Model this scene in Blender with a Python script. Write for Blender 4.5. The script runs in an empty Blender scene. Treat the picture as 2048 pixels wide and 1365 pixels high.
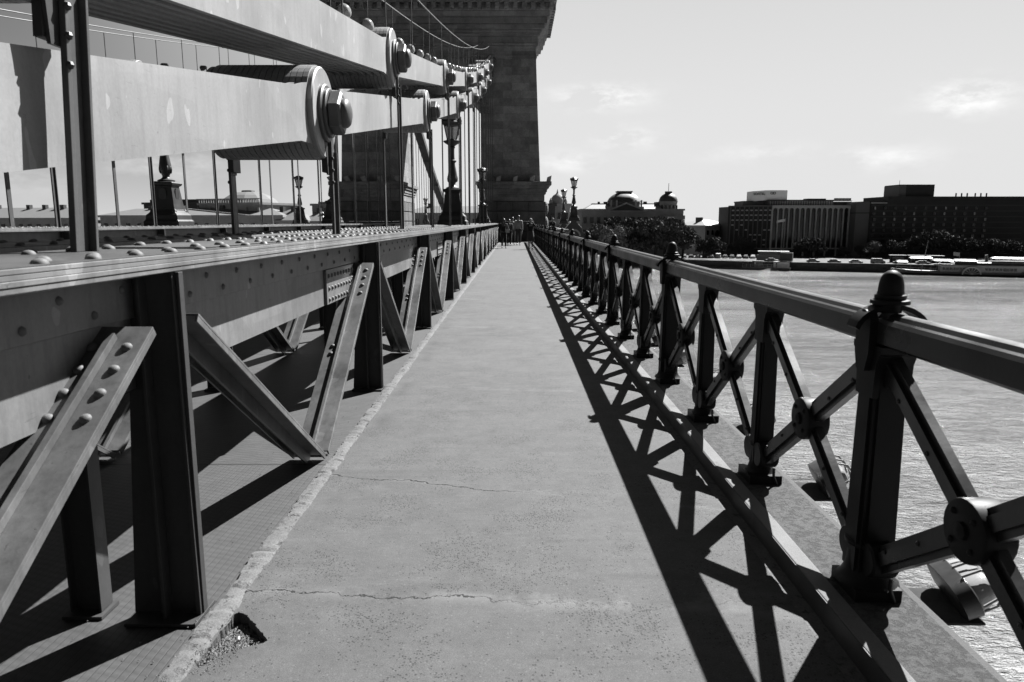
import bpy, bmesh, math, random
from mathutils import Vector, Matrix, Euler, geometry
R = math.radians
scene = bpy.context.scene
col = scene.collection

# ------------------------------------------------------------------ camera
EYE = 1.46
cam = bpy.data.cameras.new('camera'); cob = bpy.data.objects.new('camera', cam); col.objects.link(cob)
cam.sensor_width = 36; cam.lens = 25.14
cam.clip_start = 0.05; cam.clip_end = 6000
cob.location = (0, 0, EYE)
cob.rotation_euler = (R(90 - 9.47), 0, R(0.24))
cam.dof.use_dof = True; cam.dof.focus_distance = 7.5; cam.dof.aperture_fstop = 6.3
scene.camera = cob

# ------------------------------------------------------------------ world, sun, exposure
SUN_EL, SUN_AZ = 46.0, 37.5            # azimuth measured from the bridge axis towards the river side
w = bpy.data.worlds.new('World'); scene.world = w; w.use_nodes = True
wt = w.node_tree; wn, wl = wt.nodes, wt.links
for n in list(wn): wn.remove(n)
wo = wn.new('ShaderNodeOutputWorld'); bg = wn.new('ShaderNodeBackground')
sky = wn.new('ShaderNodeTexSky'); sky.sky_type = 'NISHITA'; sky.sun_disc = False
sky.sun_elevation = R(SUN_EL); sky.sun_rotation = R(SUN_AZ); sky.altitude = 100
sky.air_density = 1.0; sky.dust_density = 1.6; sky.ozone_density = 1.0
def wm(op, a, b=None, c=None):
    n = wn.new('ShaderNodeMath'); n.operation = op
    for i, v in enumerate((a, b, c)):
        if v is None: continue
        if isinstance(v, (int, float)): n.inputs[i].default_value = v
        else: wl.new(v, n.inputs[i])
    return n.outputs[0]
sep = wn.new('ShaderNodeSeparateColor'); wl.new(sky.outputs[0], sep.inputs[0])
# black-and-white film behind a red filter: mostly the red channel of the sky
red = wm('ADD', wm('MULTIPLY', sep.outputs[0], 0.9), wm('MULTIPLY', sep.outputs[1], 0.1))
tc = wn.new('ShaderNodeTexCoord'); sx = wn.new('ShaderNodeSeparateXYZ'); wl.new(tc.outputs['Generated'], sx.inputs[0])
mp = wn.new('ShaderNodeMapping'); mp.inputs['Scale'].default_value = (14.0, 14.0, 32.0); wl.new(tc.outputs['Generated'], mp.inputs[0])
nz = wn.new('ShaderNodeTexNoise'); nz.inputs['Scale'].default_value = 1.35; nz.inputs['Detail'].default_value = 7; nz.inputs['Roughness'].default_value = 0.6
wl.new(mp.outputs[0], nz.inputs['Vector'])
puff = wm('MAXIMUM', wm('MULTIPLY', wm('SUBTRACT', nz.outputs[0], 0.42), 8.0), 0.0)
spots = None
for az, elv, wa, we, k in ((6.6, 9.3, 3.0, 0.8, .85), (8.4, 6.3, 2.4, 0.8, .5), (31.2, 8.0, 2.3, 1.0, .9), (26.5, 4.4, 3.0, .8, .4), (4.0, 4.6, 2.5, 0.7, .5), (-25.5, 4.2, 4.0, 1.6, .22), (-34.0, 3.4, 4.0, 1.4, .2), (18.0, 5.0, 4.0, .6, .25)):
    cdir = (math.sin(R(az)) * math.cos(R(elv)), math.cos(R(az)) * math.cos(R(elv)), math.sin(R(elv)))
    dh = wm('ADD', wm('MULTIPLY', sx.outputs[0], math.cos(R(az))), wm('MULTIPLY', sx.outputs[1], -math.sin(R(az))))
    dv = wm('SUBTRACT', sx.outputs[2], cdir[2])
    q = wm('ADD', wm('POWER', wm('DIVIDE', dh, math.sin(R(wa))), 2.0), wm('POWER', wm('DIVIDE', dv, math.sin(R(we))), 2.0))
    g_ = wm('MULTIPLY', k, wm('EXPONENT', wm('MULTIPLY', q, -1.0)))
    g_ = wm('MULTIPLY', g_, wm('GREATER_THAN', sx.outputs[1], 0.0))
    spots = g_ if spots is None else wm('MAXIMUM', spots, g_)
cl = wm('MINIMUM', wm('MULTIPLY', spots, puff), 1.0)
# brightness falls away from the sun (red filter); high sky dimmed to cut fill
EXPO = 1.83
def ss(v, lo, hi):
    n = wn.new('ShaderNodeMapRange'); n.interpolation_type = 'SMOOTHSTEP'; wl.new(v, n.inputs[0]); n.inputs[1].default_value = lo; n.inputs[2].default_value = hi; return n.outputs[0]
_sd = (math.sin(R(SUN_AZ)) * math.cos(R(SUN_EL)), math.cos(R(SUN_AZ)) * math.cos(R(SUN_EL)), math.sin(R(SUN_EL)))
dt = wm('ADD', wm('ADD', wm('MULTIPLY', sx.outputs[0], _sd[0]), wm('MULTIPLY', sx.outputs[1], _sd[1])), wm('MULTIPLY', sx.outputs[2], _sd[2]))
el = wm('MAXIMUM', sx.outputs[2], 0.0)
horiz = wm('MULTIPLY', 0.62, wm('EXPONENT', wm('MULTIPLY', el, -6.3)))
front = wm('ADD', 0.25, wm('MULTIPLY', 0.75, ss(sx.outputs[1], -0.3, 0.5)))
glow = wm('MULTIPLY', wm('MULTIPLY', 0.54, ss(dt, 0.34, 0.70)), wm('SUBTRACT', 1.0, wm('MULTIPLY', 0.88, ss(sx.outputs[2], 0.27, 0.50))))
shape = wm('ADD', wm('MULTIPLY', horiz, front), wm('ADD', glow, 0.035))
shape = wm('ADD', shape, wm('MULTIPLY', red, 0.006))
shape = wm('SMOOTH_MIN', shape, 0.78, 0.22)
lum = wm('ADD', shape, wm('MULTIPLY', cl, wm('MAXIMUM', wm('SUBTRACT', 1.0, shape), 0.0)))
lum = wm('MULTIPLY', lum, 1.0 / (0.1 * 2 ** EXPO))
wl.new(lum, bg.inputs['Color']); bg.inputs['Strength'].default_value = 0.1
wl.new(bg.outputs[0], wo.inputs[0])

sun = bpy.data.lights.new('sun', 'SUN'); sun.energy = 5.0; sun.angle = R(0.5); sun.color = (1, 1, 1)
so = bpy.data.objects.new('sun', sun); col.objects.link(so)
sd = Vector((math.sin(R(SUN_AZ)) * math.cos(R(SUN_EL)), math.cos(R(SUN_AZ)) * math.cos(R(SUN_EL)), math.sin(R(SUN_EL))))
so.rotation_euler = sd.to_track_quat('Z', 'Y').to_euler(); so.location = sd * 60
scene.view_settings.view_transform = 'Standard'; scene.view_settings.look = 'None'
scene.view_settings.exposure = EXPO; scene.view_settings.gamma = 1.0
scene.render.engine = 'CYCLES'

# ------------------------------------------------------------------ material helpers
ALB = 0.38      # one common scale on all base colours, paired with the exposure
class NT:
    def __init__(s, name):
        s.m = bpy.data.materials.new(name); s.m.use_nodes = True
        s.t = s.m.node_tree; s.p = s.t.nodes['Principled BSDF']
    def link(s, v, sock):
        if isinstance(v, (int, float)): sock.default_value = v
        elif isinstance(v, tuple): sock.default_value = v
        else: s.t.links.new(v, sock)
    def m_(s, op, a, b=None, c=None, clamp=False):
        n = s.t.nodes.new('ShaderNodeMath'); n.operation = op; n.use_clamp = clamp
        for i, v in enumerate((a, b, c)):
            if v is not None: s.link(v, n.inputs[i])
        return n.outputs[0]
    def co(s, kind='Object', scale=None):
        n = s.t.nodes.new('ShaderNodeTexCoord'); o = n.outputs[kind]
        if scale:
            mpn = s.t.nodes.new('ShaderNodeMapping'); mpn.inputs['Scale'].default_value = scale
            s.t.links.new(o, mpn.inputs[0]); o = mpn.outputs[0]
        return o
    def xyz(s, v):
        n = s.t.nodes.new('ShaderNodeSeparateXYZ'); s.t.links.new(v, n.inputs[0]); return n.outputs
    def noise(s, v, scale, detail=4, rough=0.6, dist=0.0):
        n = s.t.nodes.new('ShaderNodeTexNoise'); n.inputs['Scale'].default_value = scale
        n.inputs['Detail'].default_value = detail; n.inputs['Roughness'].default_value = rough
        n.inputs['Distortion'].default_value = dist
        s.t.links.new(v, n.inputs['Vector']); return n.outputs[0]
    def ramp(s, v, a, b, va=0.0, vb=1.0):
        n = s.t.nodes.new('ShaderNodeMapRange'); n.clamp = True
        for i, q in enumerate((v, a, b, va, vb)): s.link(q, n.inputs[i])
        return n.outputs[0]
    def mix(s, f, a, b):
        n = s.t.nodes.new('ShaderNodeMix'); n.data_type = 'FLOAT'
        s.link(f, n.inputs[0]); s.link(a, n.inputs[2]); s.link(b, n.inputs[3]); return n.outputs[0]
    def gray(s, v):
        v = s.m_('MULTIPLY', v, ALB)
        n = s.t.nodes.new('ShaderNodeCombineColor')
        for i in range(3): s.link(v, n.inputs[i])
        s.t.links.new(n.outputs[0], s.p.inputs['Base Color'])
    def bump(s, v, strength=0.4, dist=0.01):
        n = s.t.nodes.new('ShaderNodeBump'); n.inputs['Strength'].default_value = strength; n.inputs['Distance'].default_value = dist
        s.t.links.new(v, n.inputs['Height']); s.t.links.new(n.outputs[0], s.p.inputs['Normal'])
    def rough(s, v): s.link(v, s.p.inputs['Roughness'])
MATS = {}
def simple(name, g, rough=0.6, var=0.2, scale=6.0, bump=0.0, bd=0.004, metal=0.0, spec=0.5, kind='Object', stretch=None):
    if name in MATS: return MATS[name]
    t = NT(name); c = t.co(kind, stretch)
    n = t.noise(c, scale, 5, 0.65); n2 = t.noise(c, scale * 9, 3, 0.7)
    v = t.m_('MULTIPLY', g, t.ramp(t.m_('ADD', t.m_('MULTIPLY', n, 0.7), t.m_('MULTIPLY', n2, 0.3)), 0.3, 0.7, 1 - var, 1 + var))
    t.gray(v); t.rough(t.ramp(n2, 0.3, 0.7, max(rough - 0.08, 0.02), min(rough + 0.08, 1)))
    t.p.inputs['Metallic'].default_value = metal; t.p.inputs['Specular IOR Level'].default_value = spec
    if bump: t.bump(n2, bump, bd)
    MATS[name] = t.m; return t.m

def painted(name, g, stain=0.35, rough=0.5, grime=0.5, scale=2.0):
    """old painted steel: broad tonal drift, fine speckle, vertical streaks, scratches, small chips"""
    t = NT(name); c = t.co()
    broad = t.noise(c, scale * 0.7, 4, 0.6)
    fine = t.noise(c, 60, 3, 0.7)
    st = t.noise(t.co('Object', (9, 9, 1.2)), 2.2, 5, 0.7)
    vo = t.t.nodes.new('ShaderNodeTexVoronoi'); vo.distance = 'CHEBYCHEV'; vo.inputs['Scale'].default_value = 1.4; t.t.links.new(t.co('Object', (1, 1, 1.5)), vo.inputs['Vector'])
    scp = t.t.nodes.new('ShaderNodeSeparateColor'); t.t.links.new(vo.outputs['Color'], scp.inputs[0])
    chips = t.m_('MAXIMUM', t.ramp(t.noise(c, 17, 5, 0.75), 0.66, 0.70), t.m_('MULTIPLY', t.ramp(t.noise(t.co('Object', (40, 3, 40)), 2.0, 3, 0.6), 0.68, 0.71), 0.5))
    v = t.m_('MULTIPLY', g, t.ramp(broad, 0.3, 0.7, 1 - stain * 0.5, 1 + stain * 0.3))
    v = t.m_('MULTIPLY', v, t.ramp(scp.outputs[0], 0, 1, 1 - stain * 0.13, 1 + stain * 0.13))
    tch = t.m_('MULTIPLY', t.ramp(t.noise(t.co('Object', (3, 3, 1.5)), 3.1, 2, 0.4), 0.70, 0.705), 0.35); v = t.m_('MULTIPLY', v, t.m_('ADD', 1.0, tch))
    v = t.m_('MULTIPLY', v, t.ramp(st, 0.45, 0.75, 1.0, 1 - stain * 0.45))
    v = t.m_('MULTIPLY', v, t.ramp(fine, 0.3, 0.7, 0.93, 1.07))
    v = t.mix(t.m_('MULTIPLY', chips, grime), v, g * 0.35)
    t.gray(v); t.rough(t.ramp(broad, 0.3, 0.7, rough - 0.08, rough + 0.12))
    t.bump(t.m_('ADD', fine, t.m_('MULTIPLY', chips, -1.0)), 0.12, 0.003)
    return t.m
M = {}
M['chain'] = painted('pale_chain_paint', 0.50, 0.42, 0.5, 0.45, 1.3)
M['girder'] = painted('weathered_girder_paint', 0.37, 0.7, 0.5, 0.7, 2.4)
M['flange'] = painted('flange_paint', 0.40, 0.6, 0.5, 1.0, 5)
M['topplate'] = painted('grimy_top_plate_paint', 0.13, 0.7, 0.6, 0.8, 4)
M['strut'] = painted('scuffed_strut_paint', 0.26, 0.85, 0.42, 0.9, 4)
M['stanchion'] = painted('dark_stanchion_paint', 0.10, 0.4, 0.5, 0.5, 3)
M['hanger'] = painted('hanger_paint', 0.16, 0.3, 0.45, 0.5, 3)
M['nut'] = painted('nut_paint', 0.15, 0.5, 0.42, 0.6, 3)
M['rail'] = painted('dark_rail_paint', 0.022, 0.4, 0.5, 0.3, 4)
M['railtop'] = painted('worn_handrail_paint', 0.036, 0.5, 0.32, 0.4, 4)
M['lampiron'] = painted('lamp_iron', 0.035, 0.4, 0.45, 0.3, 3)
M['rivet'] = painted('rivet_paint', 0.27, 0.5, 0.6, 0.5, 8)
for k_, s_ in (('rail', .12), ('railtop', .35), ('rivet', .25), ('topplate', .2), ('flange', .3), ('strut', .35), ('girder', .35), ('chain', .35), ('stanchion', .25), ('nut', .3), ('hanger', .3)):
    M[k_].node_tree.nodes['Principled BSDF'].inputs['Specular IOR Level'].default_value = s_
M['black'] = simple('black_void', 0.012, 0.8, 0.2)

def asphalt():
    t = NT('sidewalk_asphalt'); c = t.co('Object'); X, Y, Z = t.xyz(c)
    fine = t.noise(c, 190, 3, 0.8); mid = t.noise(c, 5.5, 6, 0.7); broad = t.noise(c, 0.9, 4, 0.6)
    patch = t.noise(c, 2.3, 5, 0.7)
    v = t.m_('MULTIPLY', 0.159, t.ramp(broad, 0.3, 0.7, 0.9, 1.08))
    v = t.m_('MULTIPLY', v, t.ramp(fine, 0.3, 0.7, 0.66, 1.34))
    v = t.m_('MULTIPLY', v, t.ramp(t.noise(c, 38, 5, 0.8), 0.3, 0.7, 0.84, 1.15))
    grit = t.ramp(t.noise(c, 120, 2, 0.5), 0.66, 0.70)
    v = t.mix(t.m_('MULTIPLY', grit, 0.45), v, 0.32)
    v = t.m_('MULTIPLY', v, t.ramp(mid, 0.3, 0.7, 0.84, 1.14))
    # exposed dark aggregate pits: always a few, dense in patches
    def vor(scale, rnd=1.0):
        vn = t.t.nodes.new('ShaderNodeTexVoronoi'); vn.inputs['Scale'].default_value = scale; vn.inputs['Randomness'].default_value = rnd; t.t.links.new(c, vn.inputs['Vector']); sp_ = t.t.nodes.new('ShaderNodeSeparateColor'); t.t.links.new(vn.outputs['Color'], sp_.inputs[0]); return vn.outputs['Distance'], sp_.outputs[0]
    d1, c1 = vor(104); dens = t.ramp(patch, 0.49, 0.60, 0.025, 0.66)
    pits = t.m_('MULTIPLY', t.ramp(t.m_('ADD', d1, t.m_('MULTIPLY', t.m_('SUBTRACT', fine, 0.5), 0.5)), 0.50, 0.30), t.m_('LESS_THAN', c1, dens))
    v = t.mix(t.m_('MULTIPLY', pits, 0.72), v, 0.03)
    d2, c2 = vor(80); pal = t.m_('MULTIPLY', t.ramp(d2, 0.40, 0.2), t.m_('LESS_THAN', c2, 0.10)); v = t.mix(t.m_('MULTIPLY', pal, 0.45), v, 0.30)
    tw = t.ramp(t.noise(t.co('Object', (0.6, 6.0, 1)), 1.3, 5, 0.7), 0.54, 0.68)
    v = t.mix(t.m_('MULTIPLY', tw, 0.28), v, 0.07)
    lt = t.ramp(t.noise(t.co('Object', (0.9, 2.6, 1)), 1.9, 6, 0.75), 0.57, 0.70); v = t.mix(t.m_('MULTIPLY', lt, 0.35), v, 0.26)
    # soft round stains
    vor = t.t.nodes.new('ShaderNodeTexVoronoi'); vor.inputs['Scale'].default_value = 1.7; t.t.links.new(c, vor.inputs['Vector'])
    spot = t.ramp(vor.outputs['Distance'], 0.035, 0.022)
    v = t.mix(t.m_('MULTIPLY', spot, 0.4), v, 0.07)
    wob = t.noise(c, 2.6, 5, 0.75); wob2 = t.noise(c, 11, 4, 0.7)
    wb = t.m_('ADD', t.m_('MULTIPLY', t.m_('SUBTRACT', wob, 0.5), 0.22), t.m_('MULTIPLY', t.m_('SUBTRACT', wob2, 0.5), 0.05))
    height = None; cr = 0
    def line(y0, slope, x0, x1, wdt, dark, halo, hv, wig=1.0):
        nonlocal v, height
        yy = t.m_('ADD', t.m_('ADD', y0, t.m_('MULTIPLY', X, slope)), t.m_('MULTIPLY', wb, wig))
        d = t.m_('ABSOLUTE', t.m_('SUBTRACT', Y, yy))
        span = t.m_('MULTIPLY', t.ramp(X, x0 - 0.04, x0 + 0.04), t.ramp(X, x1 - 0.25, x1 + 0.05, 1, 0))
        wvar = t.ramp(wob2, 0.35, 0.6, 0.35, 1.0)
        k = t.m_('MULTIPLY', t.ramp(t.m_('DIVIDE', d, wvar), wdt, wdt * 0.5), span)
        hl = t.m_('MULTIPLY', t.m_('MULTIPLY', t.ramp(d, halo, 0.0), t.ramp(X, x0 - 0.1, x0 + 0.1)), t.ramp(wob, 0.45, 0.6))
        v = t.mix(t.m_('MULTIPLY', hl, 0.5), v, hv)
        v = t.mix(t.m_('MULTIPLY', k, dark), v, 0.015)
        height = k if height is None else t.m_('MAXIMUM', height, k)
    line(3.73, -0.24, -1.2, 0.1, 0.011, 1.0, 0.03, 0.30)
    line(3.73, -0.02, 0.0, 0.9, 0.0035, 0.25, 0.02, 0.34)
    line(2.575, -0.08, -1.2, 0.05, 0.007, 0.95, 0.07, 0.33)
    line(2.56, 0.02, 0.0, 1.3, 0.003, 0.5, 0.08, 0.34, 1.4)
    line(6.15, -0.10, -1.2, 0.7, 0.004, 0.5, 0.07, 0.31, 0.4)
    line(9.9, 0.0, -1.2, 0.9, 0.006, 0.4, 0.12, 0.30, 0.3)
    line(13.6, 0.0, -1.2, 0.9, 0.008, 0.5, 0.15, 0.30, 0.3)
    line(21.0, 0.0, -1.2, 0.9, 0.02, 0.6, 0.2, 0.30, 0.3)
    line(31.0, 0.0, -1.2, 0.9, 0.05, 0.6, 0.3, 0.30, 0.3)
    # wheel-worn dark smear close to the kerb
    sm = t.m_('MULTIPLY', t.ramp(t.m_('ABSOLUTE', t.m_('ADD', X, 0.98)), 0.10, 0.0), t.ramp(t.noise(c, 1.6, 4), 0.5, 0.66))
    v = t.mix(t.m_('MULTIPLY', sm, 0.55), v, 0.07)
    t.gray(v); t.rough(0.85); t.p.inputs['Specular IOR Level'].default_value = 0.3
    h = t.m_('SUBTRACT', t.m_('ADD', t.m_('MULTIPLY', fine, 0.5), t.m_('MULTIPLY', mid, 0.4)), t.m_('ADD', t.m_('MULTIPLY', height, 1.5), t.m_('MULTIPLY', pits, 0.5)))
    t.bump(h, 0.45, 0.006); return t.m
M['asphalt'] = asphalt()

def concrete(name, g, rough_grain=0.3, holes=0.5, scale=14, thr=0.58):
    t = NT(name); c = t.co(); f = t.noise(c, 120, 4, 0.8); b = t.noise(c, scale, 6, 0.75, 0.3); l = t.noise(c, 2.5, 4, 0.6)
    v = t.m_('MULTIPLY', g, t.ramp(l, 0.3, 0.7, 0.75, 1.15))
    v = t.m_('MULTIPLY', v, t.ramp(f, 0.25, 0.75, 1 - rough_grain, 1 + rough_grain))
    v = t.mix(t.m_('MULTIPLY', t.ramp(b, thr, thr + .08), holes), v, g * 0.2)
    t.gray(v); t.rough(0.9); t.bump(t.m_('SUBTRACT', f, t.ramp(b, thr, thr + .08)), 0.5, 0.006); return t.m
M['kerb'] = concrete('pale_mortar_strip', 0.215, 0.5, 0.85, 20, 0.54)
M['edge'] = concrete('pale_edge_stone', 0.30, 0.15, 0.25, 9)
M['moss'] = concrete('mossy_outer_ledge', 0.082, 0.8, 0.85, 30, 0.49)
M['outer'] = concrete('outer_lip_concrete', 0.13, 0.3, 0.3, 10)

def tread():
    t = NT('ribbed_tread_plate'); c = t.co('Object'); X, Y, Z = t.xyz(c)
    pl = t.m_('MODULO', t.m_('FLOOR', t.m_('DIVIDE', t.m_('ADD', Y, 29.26), 3.72)), 2.0)      # plates turn every bay
    n = t.noise(c, 9, 4, 0.7); f = t.noise(c, 120, 3, 0.7)
    def stripe(q, pitch, wd):
        fr = t.m_('ABSOLUTE', t.m_('SUBTRACT', t.m_('FRACT', t.m_('DIVIDE', q, pitch)), 0.5))
        return t.ramp(fr, 0.5 - wd, 0.5)
    a = stripe(t.m_('ADD', X, t.m_('MULTIPLY', n, 0.004)), 0.031, 0.10)
    b = stripe(t.m_('ADD', Y, t.m_('MULTIPLY', n, 0.01)), 0.034, 0.11)
    rip = t.m_('MULTIPLY', stripe(t.m_('ADD', t.m_('ADD', Y, t.m_('MULTIPLY', X, .35)), t.m_('MULTIPLY', n, .02)), 0.040, 0.42), 0.8)
    ln = t.mix(pl, a, b)
    seam = t.ramp(t.m_('ABSOLUTE', t.m_('SUBTRACT', t.m_('FRACT', t.m_('DIVIDE', t.m_('ADD', Y, 27.40), 3.72)), 0.5)), 0.0035, 0.0018)
    v = t.m_('MULTIPLY', 0.108, t.ramp(n, 0.3, 0.7, 0.75, 1.15)); v = t.m_('MULTIPLY', v, t.ramp(f, 0.3, 0.7, 0.85, 1.15))
    v = t.mix(t.m_('MULTIPLY', ln, 0.9), v, 0.025); v = t.mix(t.m_('MULTIPLY', rip, 0.55), v, 0.06); v = t.mix(seam, v, 0.01)
    t.gray(v); t.rough(0.6); t.bump(t.m_('SUBTRACT', 0.0, t.m_('ADD', ln, rip)), 0.25, 0.003); return t.m
M['tread'] = tread()

def water():
    t = NT('river_water'); c = t.co('Object')
    big = t.noise(t.co('Object', (0.07, 0.20, 1)), 1.0, 5, 0.62, 0.8)
    a = t.noise(t.co('Object', (0.32, 0.75, 1)), 1.0, 6, 0.65, 0.6)
    b = t.noise(t.co('Object', (1.5, 2.8, 1)), 1.0, 4, 0.7, 0.4)
    l = t.noise(t.co('Object', (0.010, 0.040, 1)), 1.0, 6, 0.65, 1.0)
    t.gray(t.ramp(t.m_('ADD', t.m_('MULTIPLY', l, 0.6), t.m_('MULTIPLY', a, 0.4)), 0.37, 0.63, 0.50, 1.12)); t.rough(t.ramp(l, 0.38, 0.62, 0.03, 0.09))  # ripple light and dark painted into the base colour, over broad turbid patches
    t.p.inputs['IOR'].default_value = 1.33; t.p.inputs['Specular IOR Level'].default_value = 0.36
    t.bump(t.m_('ADD', t.m_('ADD', t.m_('MULTIPLY', big, 1.6), a), t.m_('MULTIPLY', b, 0.75)), 1.0, 1.3); return t.m
M['water'] = water()

def ashlar(name, g, bw=1.3, bh=0.55, var=0.5, mortar=0.35):
    t = NT(name); c = t.co('Object'); X, Y, Z = t.xyz(c)
    cx = t.t.nodes.new('ShaderNodeCombineXYZ'); t.t.links.new(t.m_('ADD', X, Y), cx.inputs[0]); t.t.links.new(Z, cx.inputs[1])
    br = t.t.nodes.new('ShaderNodeTexBrick'); t.t.links.new(cx.outputs[0], br.inputs['Vector'])
    br.inputs['Scale'].default_value = 1; br.inputs['Brick Width'].default_value = bw; br.inputs['Row Height'].default_value = bh
    br.inputs['Mortar Size'].default_value = 0.012; br.inputs['Mortar Smooth'].default_value = 0.1; br.inputs['Bias'].default_value = 0
    br.inputs['Color1'].default_value = (1 - var, 1 - var, 1 - var, 1); br.inputs['Color2'].default_value = (1 + var * 0.6,) * 3 + (1,)
    br.inputs['Mortar'].default_value = (mortar,) * 3 + (1,)
    n = t.noise(c, 1.2, 6, 0.7); f = t.noise(c, 14, 4, 0.7)
    sc = t.t.nodes.new('ShaderNodeSeparateColor'); t.t.links.new(br.outputs['Color'], sc.inputs[0])
    v = t.m_('MULTIPLY', t.m_('MULTIPLY', sc.outputs[0], g), t.ramp(n, 0.3, 0.7, 0.6, 1.35)); v = t.m_('MULTIPLY', v, t.ramp(f, 0.3, 0.7, 0.8, 1.2))
    t.gray(v); t.rough(0.9); t.bump(t.m_('ADD', f, sc.outputs[0]), 0.6, 0.03); return t.m
M['tower'] = ashlar('sooty_ashlar_stone', 0.34, 1.3, 0.55, 0.34, 0.75)
M['rust'] = ashlar('rusticated_base_stone', 0.2, 1.5, 0.75, 0.2, 0.5)
M['facade'] = simple('far_facade_plaster', 0.5, 0.9, 0.35, 0.12)
M['facade_pale'] = simple('far_pale_plaster', 0.8, 0.9, 0.2, 0.12)
M['facade_dark'] = simple('far_dark_cladding', 0.05, 0.8, 0.3, 0.1)
M['facade_mid'] = simple('far_side_cladding', 0.24, 0.8, 0.15, 0.1)
M['trimstone'] = simple('far_trim_stone', 0.5, 0.9, 0.25, 0.3)
M['rib'] = simple('concrete_rib', 0.9, 0.8, 0.12, 0.3)
M['zinc'] = simple('zinc_roof_sheet', 0.36, 0.5, 0.15, 0.5)
M['slate'] = simple('dark_slate_roof', 0.07, 0.6, 0.3, 0.5)
M['tile'] = simple('dull_roof_tile', 0.24, 0.8, 0.15, 0.8)
M['winglass'] = simple('dark_window_glass', 0.025, 0.18, 0.4, 0.4)
M['white'] = simple('white_paint', 0.8, 0.5, 0.08, 1.0)
M['lightgrey'] = simple('light_grey_paint', 0.4, 0.5, 0.12, 1.0)
M['hull'] = simple('ship_hull_paint', 0.30, 0.5, 0.15, 0.5)
M['darkpaint'] = simple('dark_paint', 0.04, 0.4, 0.3, 1.0)
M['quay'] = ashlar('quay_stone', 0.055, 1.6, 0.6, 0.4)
M['rubble'] = simple('rubble_slope_stone', 0.22, 0.95, 0.7, 0.9, 0.8, 0.3)
M['road'] = simple('dark_road_asphalt', 0.09, 0.9, 0.2, 3.0, 0.2)
M['ground'] = simple('far_bank_paving', 0.06, 0.9, 0.3, 0.05)
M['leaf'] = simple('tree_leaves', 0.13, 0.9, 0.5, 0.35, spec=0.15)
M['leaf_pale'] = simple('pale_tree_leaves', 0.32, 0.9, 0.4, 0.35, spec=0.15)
M['bark'] = simple('tree_bark', 0.06, 0.9, 0.3, 2.0)
M['gravel'] = simple('broken_asphalt_crumbs', 0.30, 0.9, 0.6, 40.0, 0.6)
M['pit'] = simple('pothole_bed', 0.12, 0.95, 0.4, 30.0, 0.6)
M['skin'] = simple('skin', 0.38, 0.6, 0.05)
M['hair'] = simple('hair', 0.03, 0.45, 0.3, 30)
M['cloth_dark'] = simple('dark_cloth', 0.02, 0.9, 0.3, 20)
M['cloth_light'] = simple('light_cloth', 0.55, 0.9, 0.1, 20)
M['cloth_mid'] = simple('grey_cloth', 0.08, 0.9, 0.2, 20)
M['lampglass_lens'] = simple('floodlight_lens', 0.6, 0.12, 0.1, 20)
M['sign'] = simple('sign_box_panel', 1.9, 0.7, 0.04, 0.3)
def glass_lantern():
    t = NT('frosted_lantern_glass'); t.gray(0.75); t.rough(0.25)
    t.p.inputs['Transmission Weight'].default_value = 0.75; t.p.inputs['IOR'].default_value = 1.05; return t.m
M['lantern'] = glass_lantern()

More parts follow.
